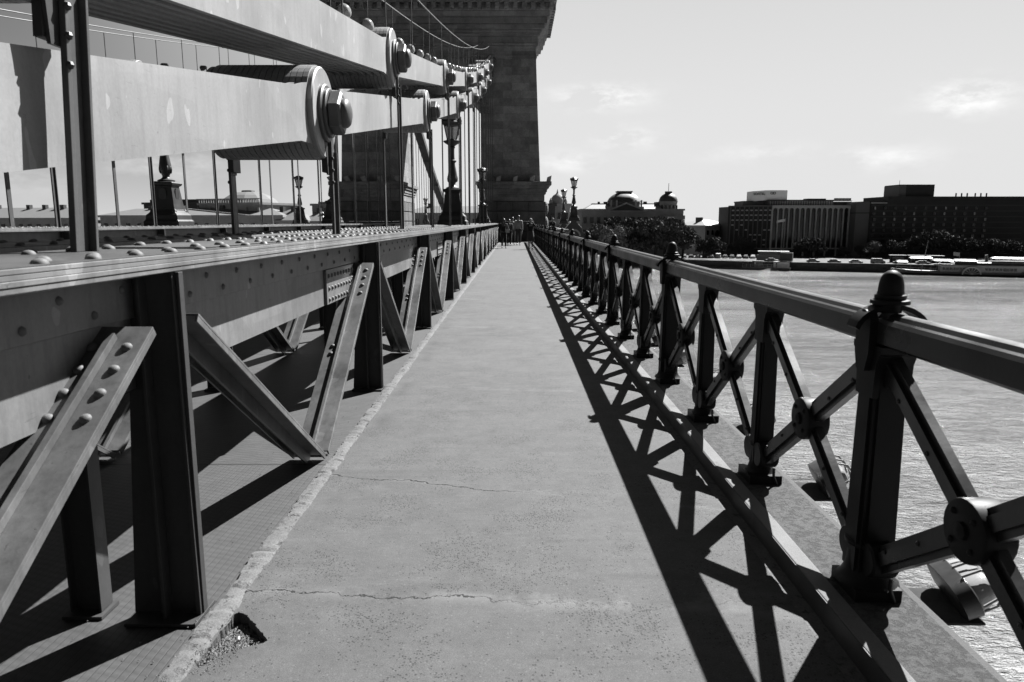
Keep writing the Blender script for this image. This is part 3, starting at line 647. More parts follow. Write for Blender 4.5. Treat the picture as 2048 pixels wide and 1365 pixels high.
# ------------------------------------------------------------------ STIFFENING GIRDERS
RIV = MB().ball((0, 0, 0), 1, 1, 0.72, 12, 4, z0=0).mesh('rivet', M['rivet'], 60)
def girder(sgn, outerface, label, k0, k1, full=True):
    """outerface: function mapping x offset (0 = outer flange edge, increasing inward) to world x"""
    root = empty('stiffening_girder', (outerface(0.4), YK(k0), 0)); tag(root, label, 'bridge girder'); L = root.location
    X = outerface
    def B(mb, name, mat, bev=0.0, parent=root):
        mb.xf(lambda p: (X(p[0]) - L.x, p[1] - L.y, p[2] - L.z)); return mb.build(name, M[mat], parent, bevel=bev)
    y0, y1 = YB0, YB1
    # top flange: four laminated plates of slightly different width
    m = MB()
    for i, (a, z) in enumerate(((0.003, 1.290), (0.0, 1.306), (0.0025, 1.321), (0.001, 1.336))):
        m.box(a, 0.58 - a, y0, y1, z, z + (0.0148 if i < 3 else 0.014))
    B(m, 'top_flange', 'flange', 0.002)
    B(MB().box(0.004, 0.576, y0, y1, 1.3503, 1.3525), 'top_plate', 'topplate')
    if full:
        for (ya, yb) in ((2.9, 4.15), (8.9, 10.6), (16.5, 18.0)):
            B(MB().box(0.09, 0.49, ya, yb, 1.3528, 1.3595), 'cover_plate', 'topplate', 0.003)
    # web with flange angle
    B(MB().box(0.18, 0.192, y0, y1, 0.87, 1.288), 'web', 'girder')
    m = MB(); m.box(0.164, 0.179, y0, y1, 1.125, 1.272); m.box(0.10, 0.179, y0, y1, 1.273, 1.288); B(m, 'flange_angle', 'girder', 0.003)
    # splice plates
    for ks in ([1, 3, 5, 8] if full else []):
        yc = YK(ks) - 0.72
        sp = B(MB().box(0.160, 0.179, yc - 0.42, yc + 0.42, 0.872, 1.12), 'splice_plate', 'girder', 0.003)
        if ks < 4:
            for r_ in range(3):
                for c_ in range(9):
                    o = inst(RIV, 'rivet', root, (X(0.160) - L.x, yc - 0.36 + c_ * 0.09 - L.y, (0.905, 0.985, 1.075)[r_]), 0, (.017,) * 3)
                    o.rotation_euler = (0, R(90 if X(0) > X(1) else -90), 0); o.parent = root
    # stanchions and diagonal struts, one V in each bay
    for k in range(k0, k1):
        y = YK(k)
        st = MB()
        st.prism([(0.012, 1.288), (0.18, 1.288), (0.26, 0.0), (0.0, 0.0)], y, y + 0.014, 'y')                 # broad plate across the girder
        st.prism([(0.0135, 1.287), (0.017, 1.287), (0.019, 0), (0.0015, 0)], y - 0.018, y - 0.001, 'y')
        st.box(-0.004, 0.008, y - 0.002, y + 0.032, 0.0, 1.286)                                              # edge angle leg seen lit
        st.box(0.115, 0.127, y - 0.055, y - 0.001, 0.0, 1.286)
        st.box(-0.004, 0.26, y - 0.08, y + 0.10, -0.015, -0.002)
        B(st, 'stanchion', 'stanchion', 0.002)
        if full or k > 2:
            s2_ = MB(); s2_.box(0.39, 0.50, y + .03, y + .042, 0.0, 1.286); s2_.box(0.386, 0.394, y + .0, y + .075, 0.0, 1.286); s2_.box(0.496, 0.504, y, y + .075, 0.0, 1.286); s2_.box(0.37, 0.52, y - .03, y + .09, -.0155, -.003)
            B(s2_, 'inner_stanchion', 'stanchion')
        ym = y + S / 2
        for (ya, yb) in ((y + 0.17, ym - 0.03), (y + S - 0.17, ym + 0.03)):
            a, b = Vector((0.115, ya, 1.115)), Vector((0.115, yb, 0.012))
            d = (b - a).normalized(); n = Vector((0, -d.z, d.y)); n = n if n.z > 0 else -n
            bm_ = MB()
            bm_.beam(a, b, 0.205, 0.011, off=(0, 0))
            bm_.beam(a + d * 0.06, b, 0.022, 0.026, off=(0, 0.019))          # raised centre rib
            bm_.beam(a, b, 0.011, 0.024, off=(-0.097, -0.018)); bm_.beam(a, b, 0.011, 0.024, off=(0.097, -0.018)); bm_.beam(a, b, 0.012, 0.07, off=(0, -0.041))
            s_ = B(bm_, 'strut', 'strut', 0.0018)
            if full and k < 5 and yb != ym - 0.03 or (full and k == 0):
                ang = math.atan2(-n.y, n.z)
                for (dx, u) in [(e, f) for f in (0.10, 0.20, 0.30, 0.40) for e in (-0.055, 0.055)] + [(0.05, 1.02), (0.05, 1.10)]:
                    p = a + d * u + n * 0.0055
                    o = inst(RIV, 'rivet', root, (X(0.115 + dx) - L.x, p.y - L.y, p.z - L.z), 0, (.018, .018, .018)); o.rotation_euler = (ang, 0, 0)
            # gusset behind the joint
        B(MB().prism([(y - 0.34, 1.12), (y + 0.34, 1.12), (y + 0.22, 0.86), (y - 0.22, 0.86)], 0.195, 0.203, 'x'), 'gusset', 'stanchion')
    # rivets along the top: the hundred nearest as parts, the rest as one part
    pos = []
    yy = 0.9
    while yy < 48:
        for xr, ph in ((0.055, 0), (0.125, 0.12), (0.44, 0.05), (0.515, 0.17)):
            zt = 1.35
            cov = any(a_ - .01 < yy + ph < b_ + .01 for a_, b_ in ((2.9, 4.15), (8.9, 10.6), (16.5, 18.0))) and full and .09 < xr < .5; pos.append((xr, yy + ph, 1.359 if cov else zt + .0015))
        pos.append((-9, yy + 0.06, 0)); yy += 0.24 if yy < 25 else 0.36
    pos = [p for p in pos if p[0] > -5]
    nn = 44 if full else 0
    for p in pos[:nn]:
        inst(RIV, 'rivet', root, (X(p[0]) - L.x, p[1] - L.y, p[2] - L.z), 0, (.0225, .0225, .0225))
    if full:
        side = [(0.163, 0.9 + 0.17 * i, 1.23 if i % 2 else 1.165) for i in range(110)]
    else: side = []
    rest = MB()
    for p in pos[nn:]: rest.ball(p, .021, .021, .016, 7 if full else 5, 2, z0=0)
    for p in side: rest.add([(p[0] - 0.010 * c0, p[1] + .015 * math.cos(R(45 * q)) * c1, p[2] + .015 * math.sin(R(45 * q)) * c1) for c0, c1 in ((0, 1), (.75, .7), (1, .05)) for q in range(8)],
                            [(i * 8 + q, i * 8 + (q + 1) % 8, (i + 1) * 8 + (q + 1) % 8, (i + 1) * 8 + q) for i in range(2) for q in range(8)])
    o = B(rest, 'rivets', 'rivet'); tag(o, kind='stuff')
    for pl in o.data.polygons: pl.use_smooth = True
    return root
girder(1, lambda d: -1.18 - d, 'riveted grey steel girder beside the sidewalk with V-shaped struts under its flange', -2, 14, True)
girder(1, lambda d: -2.74 + d, 'riveted girder on the road side of the near chain with matching struts', -1, 14, False)
girder(1, lambda d: -8.44 - d, 'long riveted girder across the roadway, on the road side of the far chain', -1, 14, False)
girder(1, lambda d: 2 * CX + 1.18 + d, 'long riveted girder at the outer edge of the far chain', -1, 14, False)

# ------------------------------------------------------------------ RAILING
XR = 1.33; PJ = 1.19; PY = lambda j: 2.53 + PJ * j
J0, J1 = -3, 42
def post_mesh(wd):
    m = MB(); h = wd / 2
    # cruciform fluted shaft
    m.frust(-h, h, -h * .62, h * .62, 0.10, -h * .86, h * .86, -h * .55, h * .55, 0.93)
    m.frust(-h * .62, h * .62, -h, h, 0.10, -h * .55, h * .55, -h * .86, h * .86, 0.93)
    m.frust(-h * .84, h * .84, -h * .84, h * .84, 0.10, -h * .74, h * .74, -h * .74, h * .74, 0.93)
    # flared head under the handrail, both ways along the rail
    pr = [(-.105, 1.0), (-.103, .975), (-.085, .965), (-.070, .93), (-.066, .88), (-.062, .80), (.062, .80), (.066, .88), (.070, .93), (.085, .965), (.103, .975), (.105, 1.0)]
    m.prism([(a, b) for a, b in pr], -h * .9, h * .9, 'x')
    # leafy flare at the foot
    m.lathe([(h * 1.55, 0.045), (h * 1.3, 0.06), (h * 1.12, 0.09), (h * 1.02, 0.14), (h * 1.0, 0.19), (h * 1.15, 0.20), (h * 1.15, 0.215), (h * .95, 0.225)], n=16, ph=R(11))
    for sy in (-1, 1):          # round lugs that hold the ends of the bars
        m.lathe([(0.0, -.050), (.062, -.050), (.070, -.042), (.070, .042), (.062, .05), (0, .05)], c=(0, sy * .072, .165), axis='x', n=18)
        m.lathe([(0.0, -.032), (.040, -.032), (.046, -.026), (.046, .026), (.040, .032), (0, .032)], c=(0, sy * .058, .885), axis='x', n=16)

    return m.mesh('post', M['rail'], 30)
PM, PI_ = post_mesh(0.148), post_mesh(0.106)
pl = MB(); pl.box(-.085, .085, -.10, .10, 0, .048); PLN = pl.mesh('plinth', M['rail'])
def rail_profile(y0, y1):
    pr = [(-.050, 1.000), (-.062, 1.012), (-.062, 1.085), (-.052, 1.098), (-.040, 1.103), (-.030, 1.098), (-.026, 1.090), (-.020, 1.098), (-.010, 1.112), (.012, 1.118), (.040, 1.112), (.055, 1.098), (.062, 1.08), (.062, 1.012), (.050, 1.0)]
    return MB().prism(pr, y0, y1, 'y')
rr = empty('bridge_railing', (XR, PY(J0), 0.086)); rr.scale = (1, 1, 0.945); tag(rr, 'dark cast-iron railing with crossed bars and domed finials along the river edge', 'railing'); LR = rr.location
def RP(x, y, z): return (x, y - LR.y, z)
fin = MB(); fin.lathe([(.064, 1.15), (.066, 1.155), (.064, 1.165), (.05, 1.17), (.052, 1.173), (.052, 1.184), (.045, 1.188), (.043, 1.20), (.041, 1.225), (.036, 1.248), (.027, 1.264), (.014, 1.274), (.0, 1.277)], n=20)
fin.lathe([(.04, 1.118), (.042, 1.15)], n=16); FIN = fin.mesh('finial', M['rail'], 40)
sad = MB()
arc = [(0.135 * math.cos(R(a)), 1.045 + 0.105 * math.sin(R(a))) for a in range(12, 169, 12)]
arc2 = [(0.120 * math.cos(R(a)), 1.035 + 0.098 * math.sin(R(a))) for a in range(168, 11, -12)]
sad.prism(arc + arc2, -.035, .035, 'y')
ear = [(-.030 + .030 * math.cos(R(a)), 1.085 + .045 * math.sin(R(a))) for a in range(0, 181, 15)]
# rounded pilaster clasping the rail on the walkway side
pil = [(a, b) for a, b in [(-.030, .90), (-.050, .97), (-.050, 1.08)] + [(-.050 + .0 + .050 * (1 - math.cos(R(q))), 1.08 + .050 * math.sin(R(q))) for q in range(15, 181, 15)] + [(.05, .97), (.03, .90)]]
sad.prism([(y_, z_) for y_, z_ in pil], -.088, -.058, 'x')
SAD = sad.mesh('collar', M['rail'], 35)
for j in range(J0, J1 + 1):
    main = j % 3 == 0
    p = inst(PM if main else PI_, 'post', rr, RP(0, PY(j), 0)); inst(PLN, 'plinth', p)
    if main:
        inst(SAD, 'collar', p); inst(FIN, 'finial', p)
for j in range(J0, J1, 3):
    rail_profile(PY(j) + .03 - LR.y, PY(min(j + 3, J1)) - .03 - LR.y).build('handrail', M['railtop'], rr, smooth=28)
br = MB(); h = PJ / 2
for sgn in (1, -1):
    a, b = (0, 0.045, 0.93 if sgn > 0 else 0.13), (0, PJ - 0.045, 0.13 if sgn > 0 else 0.93)
    br.beam(a, b, 0.032, 0.096); br.beam(a, b, 0.060, 0.048)
for f_ in (.14, .30, .70, .86):
    for z_ in (.13 + .8 * f_, .93 - .8 * f_): br.ball((-.030, PJ * f_, z_), .008, .010, .010, 6, 4)
BRM = br.mesh('cross_brace', M['railtop'])
bo = MB(); bo.lathe([(0.0, -.050), (.090, -.050), (.098, -.045), (.100, -.038), (.100, .038), (.098, .045), (.09, .05), (0, .05)], axis='x', n=24); bo.lathe([(.030, .049), (.028, .060), (.012, .066), (0, .067)], axis='x', n=8); bo.lathe([(.030, -.049), (.028, -.060), (.012, -.066), (0, -.067)], axis='x', n=8)
for q in range(4): bo.ball((-.05, .066 * math.cos(R(45 + 90 * q)), .066 * math.sin(R(45 + 90 * q))), .010, .011, .011, 8, 5)
BOM = bo.mesh('boss', M['rail'], 40)
for j in range(J0, J1):
    b_ = inst(BRM, 'cross_brace', rr, RP(0, PY(j), 0)); inst(BOM, 'boss', b_, (0, PJ / 2, 0.53))

# cage lights on brackets outside the ledge
def cage_light():
    root = empty('cage_light', (0, 0, 0))
    m = MB(); m.box(-.16, .10, -.105, .105, -.022, -.014); m.ball((-.02, -.08, -.014), .007, .007, .006, 8, 3, 0); m.ball((.05, -.085, -.014), .007, .007, .006, 8, 3, 0); m.box(-.17, -.15, -.10, .10, -.08, -.022); m.build('bracket', simple('matt_grey_bracket', 0.13, 0.95, 0.35, 8.0, spec=0.05), root, bevel=.002)
    def oval(sx, ly, lz): return [(sx, ly * math.cos(R(a)) * (1 if abs(math.cos(R(a))) > .2 else 1), lz * math.sin(R(a))) for a in range(0, 360, 20)]
    def stack(levels, mat, name):
        m = MB(); o = []; n = 18
        for (x, ly, lz) in levels: o += [(x, math.copysign(abs(math.cos(R(20 * k))) ** .75, math.cos(R(20 * k))) * ly, math.copysign(abs(math.sin(R(20 * k))) ** .75, math.sin(R(20 * k))) * lz) for k in range(n)]
        f = [(i * n + k, i * n + (k + 1) % n, (i + 1) * n + (k + 1) % n, (i + 1) * n + k) for i in range(len(levels) - 1) for k in range(n)] + [tuple(range(n)), tuple(range((len(levels) - 1) * n, len(levels) * n))]
        m.add(o, f); return m.build(name, M[mat], root, smooth=35)
    b = stack([(-.035, .10, .045), (-.03, .125, .062), (.015, .128, .064), (.02, .118, .056)], 'darkpaint', 'housing')
    g = stack([(.02, .112, .052), (.045, .108, .050), (.075, .085, .040), (.085, .05, .025)], 'lampglass_lens', 'lens')
    c = MB()
    for yy in (-.06, 0, .06): c.tube([(.015, yy, -.064), (.07, yy, -.062), (.10, yy, -.04), (.108, yy, 0), (.10, yy, .04), (.07, yy, .062), (.015, yy, .064)], .0042, 6)
    c.tube([(.02, -.13, 0), (.07, -.118, 0), (.10, -.08, 0), (.109, 0, 0), (.10, .08, 0), (.07, .118, 0), (.02, .13, 0)], .0042, 6)
    k = c.build('cage', M['lightgrey'], root)
    for o in (b, g, k): o.location = (.07, 0, .045); o.rotation_euler = (0, R(-28), R(-8))
    s_ = MB().tube([(-.14, -.1, -.05), (-.20, -.12, .10), (-.2, -.12, .13)], .006, 6); s_.build('cable', M['darkpaint'], root)
    return root
cl0 = cage_light()
for j in range(-1, 13):
    r_ = cl0 if j == -1 else copy_tree(cl0)
    r_.location = (1.615, PY(j) + 0.04, 0.015); r_.scale = (1.25,) * 3
    if j == -1: tag(r_, 'caged bulkhead light outside the railing, behind the frame edge', 'cage light', 'cage lights outside the railing')
    else: tag(r_, ('caged oval bulkhead light on a bracket at the foot of the big front railing post' if j == 0 else 'caged oval light outside the foot of the railing, %s beyond the front one' % ordn(j - 1)), 'cage light', 'cage lights outside the railing')

# ------------------------------------------------------------------ TOWER
tw = empty('bridge_tower', (CX, 58.4, 0)); tag(tw, 'massive dark stone bridge tower with archway, corniced base and flaring crown', 'bridge tower'); LT = tw.location
def TB(mb, name, mat, bev=0.0, parent=tw): mb.xf(lambda p: (p[0] - LT.x, p[1] - LT.y, p[2] - LT.z)); return mb.build(name, M[mat], parent, bevel=bev)
YF, YBK = 55.0, 61.8
HW0, HW1 = 7.455, 7.085           # half width of the shaft at z 4.9 and z 14
AR, SPR, CRN = 3.03, 9.3, 11.6
def arc_pts(n=14): return [(CX + AR * math.cos(R(180 * i / n)), SPR + (CRN - SPR) * math.sin(R(180 * i / n))) for i in range(n + 1)]
for side in (-1, 1):                # two legs
    m = MB(); xi = CX + side * AR
    m.add([(xi, YF, 4.4), (CX + side * (HW0 + .02), YF, 4.4), (CX + side * (HW0 + .02), YBK, 4.4), (xi, YBK, 4.4),
           (xi, YF, SPR), (CX + side * (HW0 + (HW1 - HW0) * (SPR - 4.4) / 9.6), YF, SPR), (CX + side * (HW0 + (HW1 - HW0) * (SPR - 4.4) / 9.6), YBK, SPR), (xi, YBK, SPR)],
          [(0, 3, 2, 1), (4, 5, 6, 7), (0, 1, 5, 4), (1, 2, 6, 5), (2, 3, 7, 6), (3, 0, 4, 7)]); TB(m, 'shaft', 'tower')
    # base with rusticated blocks
    zb = -3.0
    while zb < 3.0:
        hgt = 0.74; o_ = 0.0 if int(round((zb + 3) / .75)) % 2 else 0.05
        x0, x1 = (xi - side * .0, CX + side * (HW0 + .35))
        yf = YF - 0.30
        nb = 4
        for b in range(nb):
            f0, f1 = b / nb, (b + 1) / nb
            a_, c_ = x0 + (x1 - x0) * f0, x0 + (x1 - x0) * f1
            m = None
        mb = MB(); mb.box(min(x0, x1) + .02, max(x0, x1) - .02, yf + .02, YBK + .28, zb, zb + hgt)
        for b in range(nb):
            f0, f1 = b / nb, (b + 1) / nb; a_, c_ = sorted((x0 + (x1 - x0) * f0, x0 + (x1 - x0) * f1))
            mb.box(a_ + .03, c_ - .03, yf - .05 - o_ * .4, yf + .015, zb + .03, zb + hgt - .03)
        for b in range(4):
            ya, yb = yf + 1.8 * b + .03, yf + 1.8 * b + 1.74
            xs = x1 + side * .03
            mb.box(min(x1, xs + side * .04), max(x1, xs + side * .04), ya, yb, zb + .03, zb + hgt - .03)
            mb.box(min(x0, x0 - side * .06) , max(x0, x0 - side * .06), ya, yb, zb + .03, zb + hgt - .03)
        TB(mb, 'base_course', 'rust', 0.02); zb += 0.75
    # neck and base cornice
    mb = MB(); e = CX + side * (HW0 + .34)
    for (dz0, dz1, out) in ((3.0, 3.5, .0), (3.5, 3.66, .10), (3.66, 3.92, .18), (3.92, 4.15, .32), (4.15, 4.42, .50)):
        xe = e + side * out; xn = xi - side * (.05 + out * .6)
        mb.box(min(xe, xn), max(xe, xn), YF - .3 - out, YBK + .3 + out, dz0, dz1 - .002)
    TB(mb, 'base_cornice', 'tower', 0.02)
    # small upright stones on the cornice
    for q in range(5):
        xq = CX + side * (HW0 + .62 - q * 1.25)
        TB(MB().prism([(xq - .16, 4.42), (xq + .16, 4.42), (xq + .10 + side * .12, 4.85), (xq - .22 + side * .12, 4.72)], YF - .72, YF - .42, 'y'), 'cornice_block', 'trimstone', 0.02)
TB(MB().prism([(CX - 10, YF - 4), (CX + 10, YF - 4), (CX + 12.5, YF + 3.4), (CX + 10, YBK + 4), (CX - 10, YBK + 4), (CX - 12.5, YF + 3.4)], -18, -1.2, 'z'), 'pier', 'rust', 0.1)
# wall above the arch
prof = [(CX - (HW0 + (HW1 - HW0) * .51), SPR + .001)] + [(x, z) for x, z in arc_pts()[::-1]] + [(CX + (HW0 + (HW1 - HW0) * .51), SPR + .001), (CX + HW1, 14.0), (CX - HW1, 14.0)]
TB(MB().prism(prof, YF, YBK, 'y'), 'upper_wall', 'tower')
m = MB()
for i in range(14):
    a0, a1 = R(180 * i / 14 + 1), R(180 * (i + 1) / 14 - 1)
    m.prism([(CX + AR * math.cos(a0), SPR + 2.3 * math.sin(a0)), (CX + (AR + .7) * math.cos(a0), SPR + 3.0 * math.sin(a0)), (CX + (AR + .7) * math.cos(a1), SPR + 3.0 * math.sin(a1)), (CX + AR * math.cos(a1), SPR + 2.3 * math.sin(a1))], YF - .10, YF + .1, 'y')
TB(m, 'arch_ring', 'rust', 0.015)
# flaring crown in stepped mouldings
m = MB(); steps = [(13.95, 14.12, .08), (14.12, 14.3, .18), (14.3, 14.75, .14), (14.75, 14.95, .30), (14.95, 15.15, .42), (15.15, 15.5, .62), (15.5, 15.9, .80), (15.9, 16.3, .95), (16.3, 16.75, 1.10), (16.75, 17.1, 1.32), (17.1, 17.5, 1.5), (17.5, 19.2, 1.2)]
for z0, z1, o_ in steps: m.box(CX - HW1 - o_, CX + HW1 + o_, YF - o_, YBK + o_, z0, z1 - .002)
TB(m, 'crown', 'tower', 0.03)
for i in range(26):
    x = CX - 8.0 + i * .64
    TB(MB().box(x, x + .30, YF - 1.42, YF - 1.0, 16.35, 16.72), 'dentil', 'tower')
for i in range(12):
    y = YF - .9 + i * .7; TB(MB().box(CX + HW1 + 1.0, CX + HW1 + 1.40, y, y + .30, 16.35, 16.72), 'dentil', 'tower')
m = MB(); m.box(CX - HW1 - .02 - .05, CX + HW1 + .07, YF - .05, YBK + .05, 13.3, 13.5); TB(m, 'string_course', 'tower', 0.02)
# scrolled stone brackets on the river side of the base
m = MB()
for zc in (2.45, 1.35, .25): m.ball((CX + HW0 + .35 + .12, YF + .6, zc), .22, .5, .52, 12, 8)
TB(m, 'scroll_bracket', 'rust')
# balcony round the tower on the river side with parapet
tag(MB().box(1.6, 5.6, 50.0, 82, -.6, 0.0).build('balcony_floor', M['edge']), kind='structure')
tag(MB().box(-1.1, 1.6, YB1, 55.2, -.5, 0.02).build('tower_threshold', M['edge']), kind='structure')
m = MB()
m.box(1.5, 3.9, 53.9, 54.2, 0, 0.78); m.box(1.45, 3.95, 53.85, 54.25, .78, .9); m.box(3.7, 4.0, 54.2, 82, 0, .78); m.box(3.65, 4.05, 54.2, 82, .781, .9)
tag(m.build('stone_parapet', M['tower'], bevel=0.02), 'low stone parapet around the tower balcony behind the railing end', 'parapet')

# ------------------------------------------------------------------ LAMP POSTS
def lamp(loc, rz, label, cat='lamp post', group='ornate bridge lamps', simple_=False, proto=None):
    if proto is not None:
        r = copy_tree(proto); r.location = loc; r.rotation_euler = (0, 0, rz); tag(r, label, cat, group); return r
    root = empty('lamp_post', loc, rz); tag(root, label, cat, group)
    ir = M['lampiron']; q = R(45); s2 = math.sqrt(2)
    m = MB(); m.lathe([(h * s2, z) for h, z in ((.46, 0), (.46, .12), (.42, .16), (.41, .28), (.36, .33), (.31, .40), (.30, .44))], n=4, ph=q)
    m.build('plinth_steps', ir, root, bevel=.012)
    m = MB(); m.lathe([(h * s2, z) for h, z in ((.30, .44), (.28, .56), (.23, .98), (.225, 1.02), (.27, 1.05), (.29, 1.10), (.27, 1.13), (.2, 1.15))], n=4, ph=q)
    p = m.build('pedestal', ir, root, bevel=.01)
    c = MB()
    for a in range(4):
        ca, sa = math.cos(math.pi / 2 * a), math.sin(math.pi / 2 * a)
        t = MB(); t.prism([(-.09, .92), (-.10, .75), (-.05, .64), (0, .60), (.05, .64), (.10, .75), (.09, .92), (.05, .97), (-.05, .97)], -.265, -.235, 'y')
        t.xf(lambda v: (v[0] * ca - v[1] * sa, v[0] * sa + v[1] * ca, v[2])); c.add(t.v, t.f)
        for sx_ in (-1, 1):
            t = MB().ball((sx_ * .29, -.29, .36), .06, .06, .09, 8, 5); t.xf(lambda v: (v[0] * ca - v[1] * sa, v[0] * sa + v[1] * ca, v[2])); c.add(t.v, t.f) if sx_ > 0 else None
    c.build('crest', ir, p)
    m = MB(); m.lathe([(.20, 1.14), (.22, 1.18), (.13, 1.22), (.09, 1.26), (.09, 1.30), (.13, 1.38), (.155, 1.47), (.15, 1.56), (.125, 1.72), (.095, 1.86), (.085, 1.95), (.105, 1.97), (.13, 1.99), (.13, 2.03), (.09, 2.05), (.075, 2.12), (.07, 2.32), (.075, 2.40), (.10, 2.43), (.08, 2.46), (.12, 2.50), (.22, 2.56), (.27, 2.60), (.28, 2.63), (.20, 2.65)], n=18)
    for a in range(8): m.ball((.135 * math.cos(R(45 * a)), .135 * math.sin(R(45 * a)), 1.46), .038, .038, .11, 6, 4)
    m.build('column', ir, root, smooth=35)
    lan = MB()
    n = 6
    for a in range(n):
        a0 = R(60 * a + 30); c0, s0 = math.cos(a0), math.sin(a0)
        lan.tube([(.165 * c0, .165 * s0, 2.66), (.275 * c0, .275 * s0, 3.12)], .016, 5)
        lan.ball((.31 * c0, .31 * s0, 3.27), .045, .045, .055, 6, 4)
    lan.lathe([(.19, 2.63), (.20, 2.66), (.17, 2.68)], n=6, ph=R(30)); lan.lathe([(.27, 3.10), (.34, 3.15), (.36, 3.20), (.31, 3.23), (.30, 3.27), (.17, 3.36), (.08, 3.39), (.0, 3.40)], n=6, ph=R(30))
    L_ = lan.build('lantern', ir, root)
    gl = MB()
    for a in range(n):
        a0, a1 = R(60 * a + 30), R(60 * a + 90)
        gl.add([(.155 * math.cos(a0), .155 * math.sin(a0), 2.67), (.155 * math.cos(a1), .155 * math.sin(a1), 2.67), (.265 * math.cos(a1), .265 * math.sin(a1), 3.11), (.265 * math.cos(a0), .265 * math.sin(a0), 3.11)], [(0, 1, 2, 3)])
    gl.build('glass', M['lantern'], L_)
    return root
GT = 1.352
LP = lamp((-2.0, 23.4, GT), 0, 'large ornate iron lamp post standing on the near girder, behind the chain hangers')
lamp((-9.17, 19.2, GT), 0, 'ornate lamp post with crested pedestal seen under the big foreground link', proto=LP)
lamp((-2.0, 45.0, GT), 0, 'ornate lamp post among the far hangers just in front of the tower', proto=LP)
lamp((-15.4, 52, GT - .05), 0, 'small lamp post left of the tower with its whole lantern against the sky', proto=LP)
lamp((-9.17, 36.4, GT), 0, 'lamp post half hidden by the dark hanger left of the tower', proto=LP)
lamp((-12.3, 100, GT - .05), 0, 'tiny lamp post seen through the tower archway', proto=LP)
lamp((4.6, 57, 1.5), 0, 'taller looking lamp post right of the tower on a stone volute, nearest the river', proto=LP)
lamp((4.82, 72, 1.25), 0, 'farther lamp post right of the tower, just left of its twin', proto=LP)
m = MB()
def volute(x, y, z, s, label):
    m = MB(); pr = [(-.75, -1.6), (-.75, -.3), (-.62, .1), (-.42, .32), (-.22, .52), (-.2, .62), (.2, .62), (.22, .52), (.42, .32), (.62, .1), (.75, -.3), (.75, -1.6)]
    m.prism([(a, b) for a, b in pr], -.35, .35, 'y'); ring = MB()
    for i in range(12):
        a0, a1 = R(15 * i), R(15 * i + 15)
        ring.prism([(.42 * math.cos(a0), -.55 + .42 * math.sin(a0)), (.55 * math.cos(a0), -.55 + .55 * math.sin(a0)), (.55 * math.cos(a1), -.55 + .55 * math.sin(a1)), (.42 * math.cos(a1), -.55 + .42 * math.sin(a1))], -.42, -.34, 'y')
    r = empty('lamp_pedestal', (x, y, z)); tag(r, label, 'pedestal', 'stone pedestals under the balcony lamps'); r.scale = (s,) * 3
    m.build('block', M['lampiron'], r, bevel=.03); ring.build('arch_moulding', M['trimstone'], r)
volute(4.6, 57, 0.9, 1.0, 'arched stone pedestal under the nearer balcony lamp right of the tower')
volute(4.82, 72, 0.65, 1.0, 'arched stone pedestal under the farther balcony lamp right of the tower')
volute(-15.4, 52, 0.75, 1.0, 'arched stone pedestal under the small lamp left of the tower')

